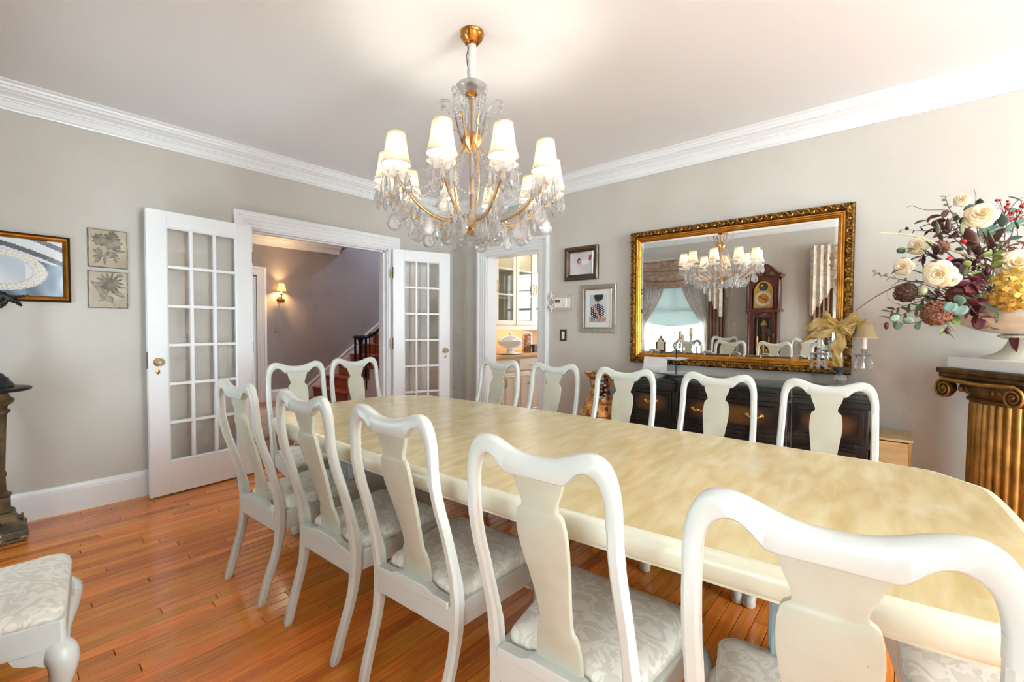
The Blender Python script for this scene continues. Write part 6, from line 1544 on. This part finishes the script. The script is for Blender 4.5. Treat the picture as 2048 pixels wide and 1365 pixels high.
MB().lathe([(.066, 0), (.070, .006), (.070, .215), (.058, .235)], 24, cap=False).ob('glass', 'cabinet_glass', jr, smooth=50, solid=.002)
MB().lathe([(.060, .235), (.064, .240), (.064, .262), (.04, .268), (.036, .280), (.005, .284)], 20).ob('lid', 'chrome', jr, smooth=40)
rgj = random.Random(9); m = MB()
for k in range(60): m.ball((rgj.uniform(-.042, .042), rgj.uniform(-.042, .042), .012 + rgj.uniform(0, .07)), .011, 6, 4)
tag(m.ob('nuts', pmat('nut_brown', (176, 112, 58), .5, col2=(120, 66, 30), scale=30), jr, smooth=60), kind='stuff')
pmat('candle_red', (226, 74, 40), .35, col2=(240, 150, 90), scale=16); pmat('tin_black', (34, 40, 38), .4, col2=(150, 120, 60), scale=26, lo=.6, hi=.66)
rd = thing('red_packet', 'red and orange printed packet behind the glass jar', 'packet', (4.965, 4.0, CZ))
MB().box((-.055, -.03, 0), (.055, .03, .235)).ob('carton', 'candle_red', rd, bevel=.004); MB().box((-.056, -.031, .14), (.056, -.029, .15)).ob('label_band', 'enamel_cream', rd)
tn = thing('black_tin', 'small black tin in front of the red packet', 'tin', (4.985, 3.90, CZ)); MB().box((-.045, -.035, 0), (.045, .035, .095)).ob('tin_body', 'tin_black', tn, bevel=.004); MB().box((-.046, -.036, .095), (.046, .036, .108)).ob('tin_lid', 'tin_black', tn, bevel=.003)
lp = thing('counter_lamp', 'slim warm light strip under the pantry wall cabinets', 'lamp', (4.7, 4.10, 1.245)); MB().box((-.5, -.03, 0), (.5, .03, .014)).ob('housing', 'plastic_white', lp)
MB().box((-.48, -.022, -.004), (.48, .022, 0)).ob('diffuser', glow_mat('strip_glow', (255, 220, 176), 9), lp)

pl_ = thing('pantry_fill_lamp', 'added round fill lamp on the pantry ceiling, out of view', 'lamp', (4.9, 3.2, HC))
MB().lathe([(.14, 0), (.15, -.012), (.14, -.03)], 24).ob('mount', 'brass', pl_, smooth=40); MB().lathe([(.13, -.03), (.12, -.06), (.07, -.085), (.002, -.092)], 24).ob('bowl', glow_mat('pantry_fill_glow', (255, 236, 210), 5), pl_, smooth=60)  # unseen lamp, added to brighten the pantry
lamp('bulb_light', pl_, (0, 0, -.17), 6, (1.0, .92, .82), .16)
# ================================================================== pedestal stand and bronze at the left edge
pmat('bronze_black', (30, 29, 30), .38, .5, col2=(48, 46, 44), scale=20)
pmat('worn_gilt', (120, 96, 62), .5, .35, col2=(66, 54, 40), scale=12, lo=.35, hi=.6); pmat('chipped_paint', (92, 82, 64), .6, col2=(206, 196, 172), scale=26, lo=.58, hi=.62)
ps = thing('column_stand', 'worn gilt column stand with round black top, cut by the left edge', 'stand', (-.035, 3.855, 0))
MB().box((-.118, -.118, 0), (.118, .118, .022)).box((-.125, -.125, .022), (.125, .125, .068)).ob('base_block', 'chipped_paint', ps, bevel=.010)
MB().loft([[Vector((a * w, b * w, z)) for a, b in ((-1, -1), (1, -1), (1, 1), (-1, 1))] for z, w in ((.068, .118), (.080, .112), (.115, .085), (.150, .080), (.165, .068))]).ob('base_step', 'worn_gilt', ps, bevel=.004)
for f in range(4):
    a = R(90 * f); d = Vector((math.cos(a), math.sin(a), 0)); s = Vector((-d.y, d.x, 0)); m = MB()
    m.tube([d * .105 + s * (.026 * (1 - k / 14) * math.cos(k * .7)) + Vector((0, 0, .105 + .026 * (1 - k / 14) * math.sin(k * .7))) for k in range(14)], .006, 6); m.ob('rosette', 'worn_gilt', ps, smooth=60)
MB().box((-.062, -.062, .165), (.062, .062, .250)).ob('die', 'worn_gilt', ps, bevel=.005); MB().lathe([(.066, .25), (.070, .262), (.052, .275), (.048, .285)], 24).ob('lower_ring', 'worn_gilt', ps, smooth=50)
MB().lathe([(.048, .285), (.046, .36), (.050, .37), (.050, .385), (.045, .395), (.056, .70), (.058, .725)], 80, wob=lambda t, i: 1 - (.05 * max(0, math.cos(16 * t)) if i in (0, 1, 4, 5) else 0)).ob('shaft', 'worn_gilt', ps, smooth=50)
MB().lathe([(.058, .722), (.072, .735), (.072, .745), (.058, .755), (.064, .770), (.086, .790), (.090, .805), (.070, .825), (.066, .842), (.085, .852)], 28).ob('capital', 'worn_gilt', ps, smooth=50)
MB().lathe([(.085, .848), (.150, .856), (.158, .862), (.160, .872), (.152, .876), (.02, .876)], 40).ob('top_disc', 'bronze_black', ps, smooth=40)
br = thing('bronze_figure', 'black bronze branch sculpture standing on the column stand at left edge', 'sculpture', (-.035, 3.855, .8765))
MB().lathe([(.088, 0), (.092, .010), (.082, .030), (.074, .036), (.070, .052), (.058, .060), (.050, .075), (.034, .085), (.030, .105), (.024, .115)], 28).ob('base', 'bronze_black', br, smooth=50)
MB().tube(cat_rom([(0, 0, .11), (.008, 0, .16), (-.02, .0, .26), (.01, 0, .38), (-.03, 0, .50), (-.02, -.01, .62), (0, -.02, .74)], 5), [.026 - .0004 * k for k in range(31)], 9).ob('trunk', 'bronze_black', br, smooth=60)
def limb(pts, r0, r1): 
    pp = cat_rom([(a, -.03, z) for a, z in pts], 5); MB().tube(pp, [r0 + (r1 - r0) * i / len(pp) + .0025 * math.sin(i * 1.9) for i in range(len(pp))], 8).ob('branch', 'bronze_black', br, smooth=60)
limb([(-.03, .56), (.03, .535), (.075, .510), (.100, .495)], .024, .014); limb([(.082, .508), (.108, .515), (.128, .522), (.156, .530)], .012, .003); limb([(.085, .505), (.105, .490), (.118, .475), (.124, .465)], .015, .005)
limb([(.075, .505), (.055, .482), (.035, .470), (.01, .455)], .013, .016); limb([(.060, .475), (.040, .460), (.02, .452), (-.01, .445)], .010, .014)
limb([(.0, .70), (-.06, .78), (-.10, .86)], .02, .006); limb([(.0, .40), (-.07, .44), (-.13, .43)], .018, .006)

# ================================================================== torchiere behind the camera, unseen, added as fill light off the ceiling
for x, y, lab in ((1.75, -2.7, 'added unseen fill uplight behind the camera, in front of the back windows'),):
    tl_ = thing('fill_uplight', lab, 'fill lamp', (x, y, 0), 0)
    MB().lathe([(.14, 0), (.145, .012), (.10, .03), (.03, .045), (.014, .06)], 28).ob('base', 'old_brass', tl_, smooth=50); MB().lathe([(.012, .05), (.012, 1.70), (.018, 1.72)], 12).ob('pole', 'old_brass', tl_, smooth=50)
    MB().lathe([(.02, 1.70), (.06, 1.715), (.13, 1.77), (.16, 1.83), (.156, 1.83), (.125, 1.775), (.055, 1.722), (.02, 1.71)], 32).ob('bowl', 'glazed_white', tl_, smooth=50)
    MB().ball((0, 0, 1.755), .022, 10, 8, (1, 1, 1.3)).ob('bulb', 'bulb_glow', tl_, smooth=60)
    lamp('bulb_light', tl_, (0, 0, 1.82), 75, (.95, .99, 1.0), .05)
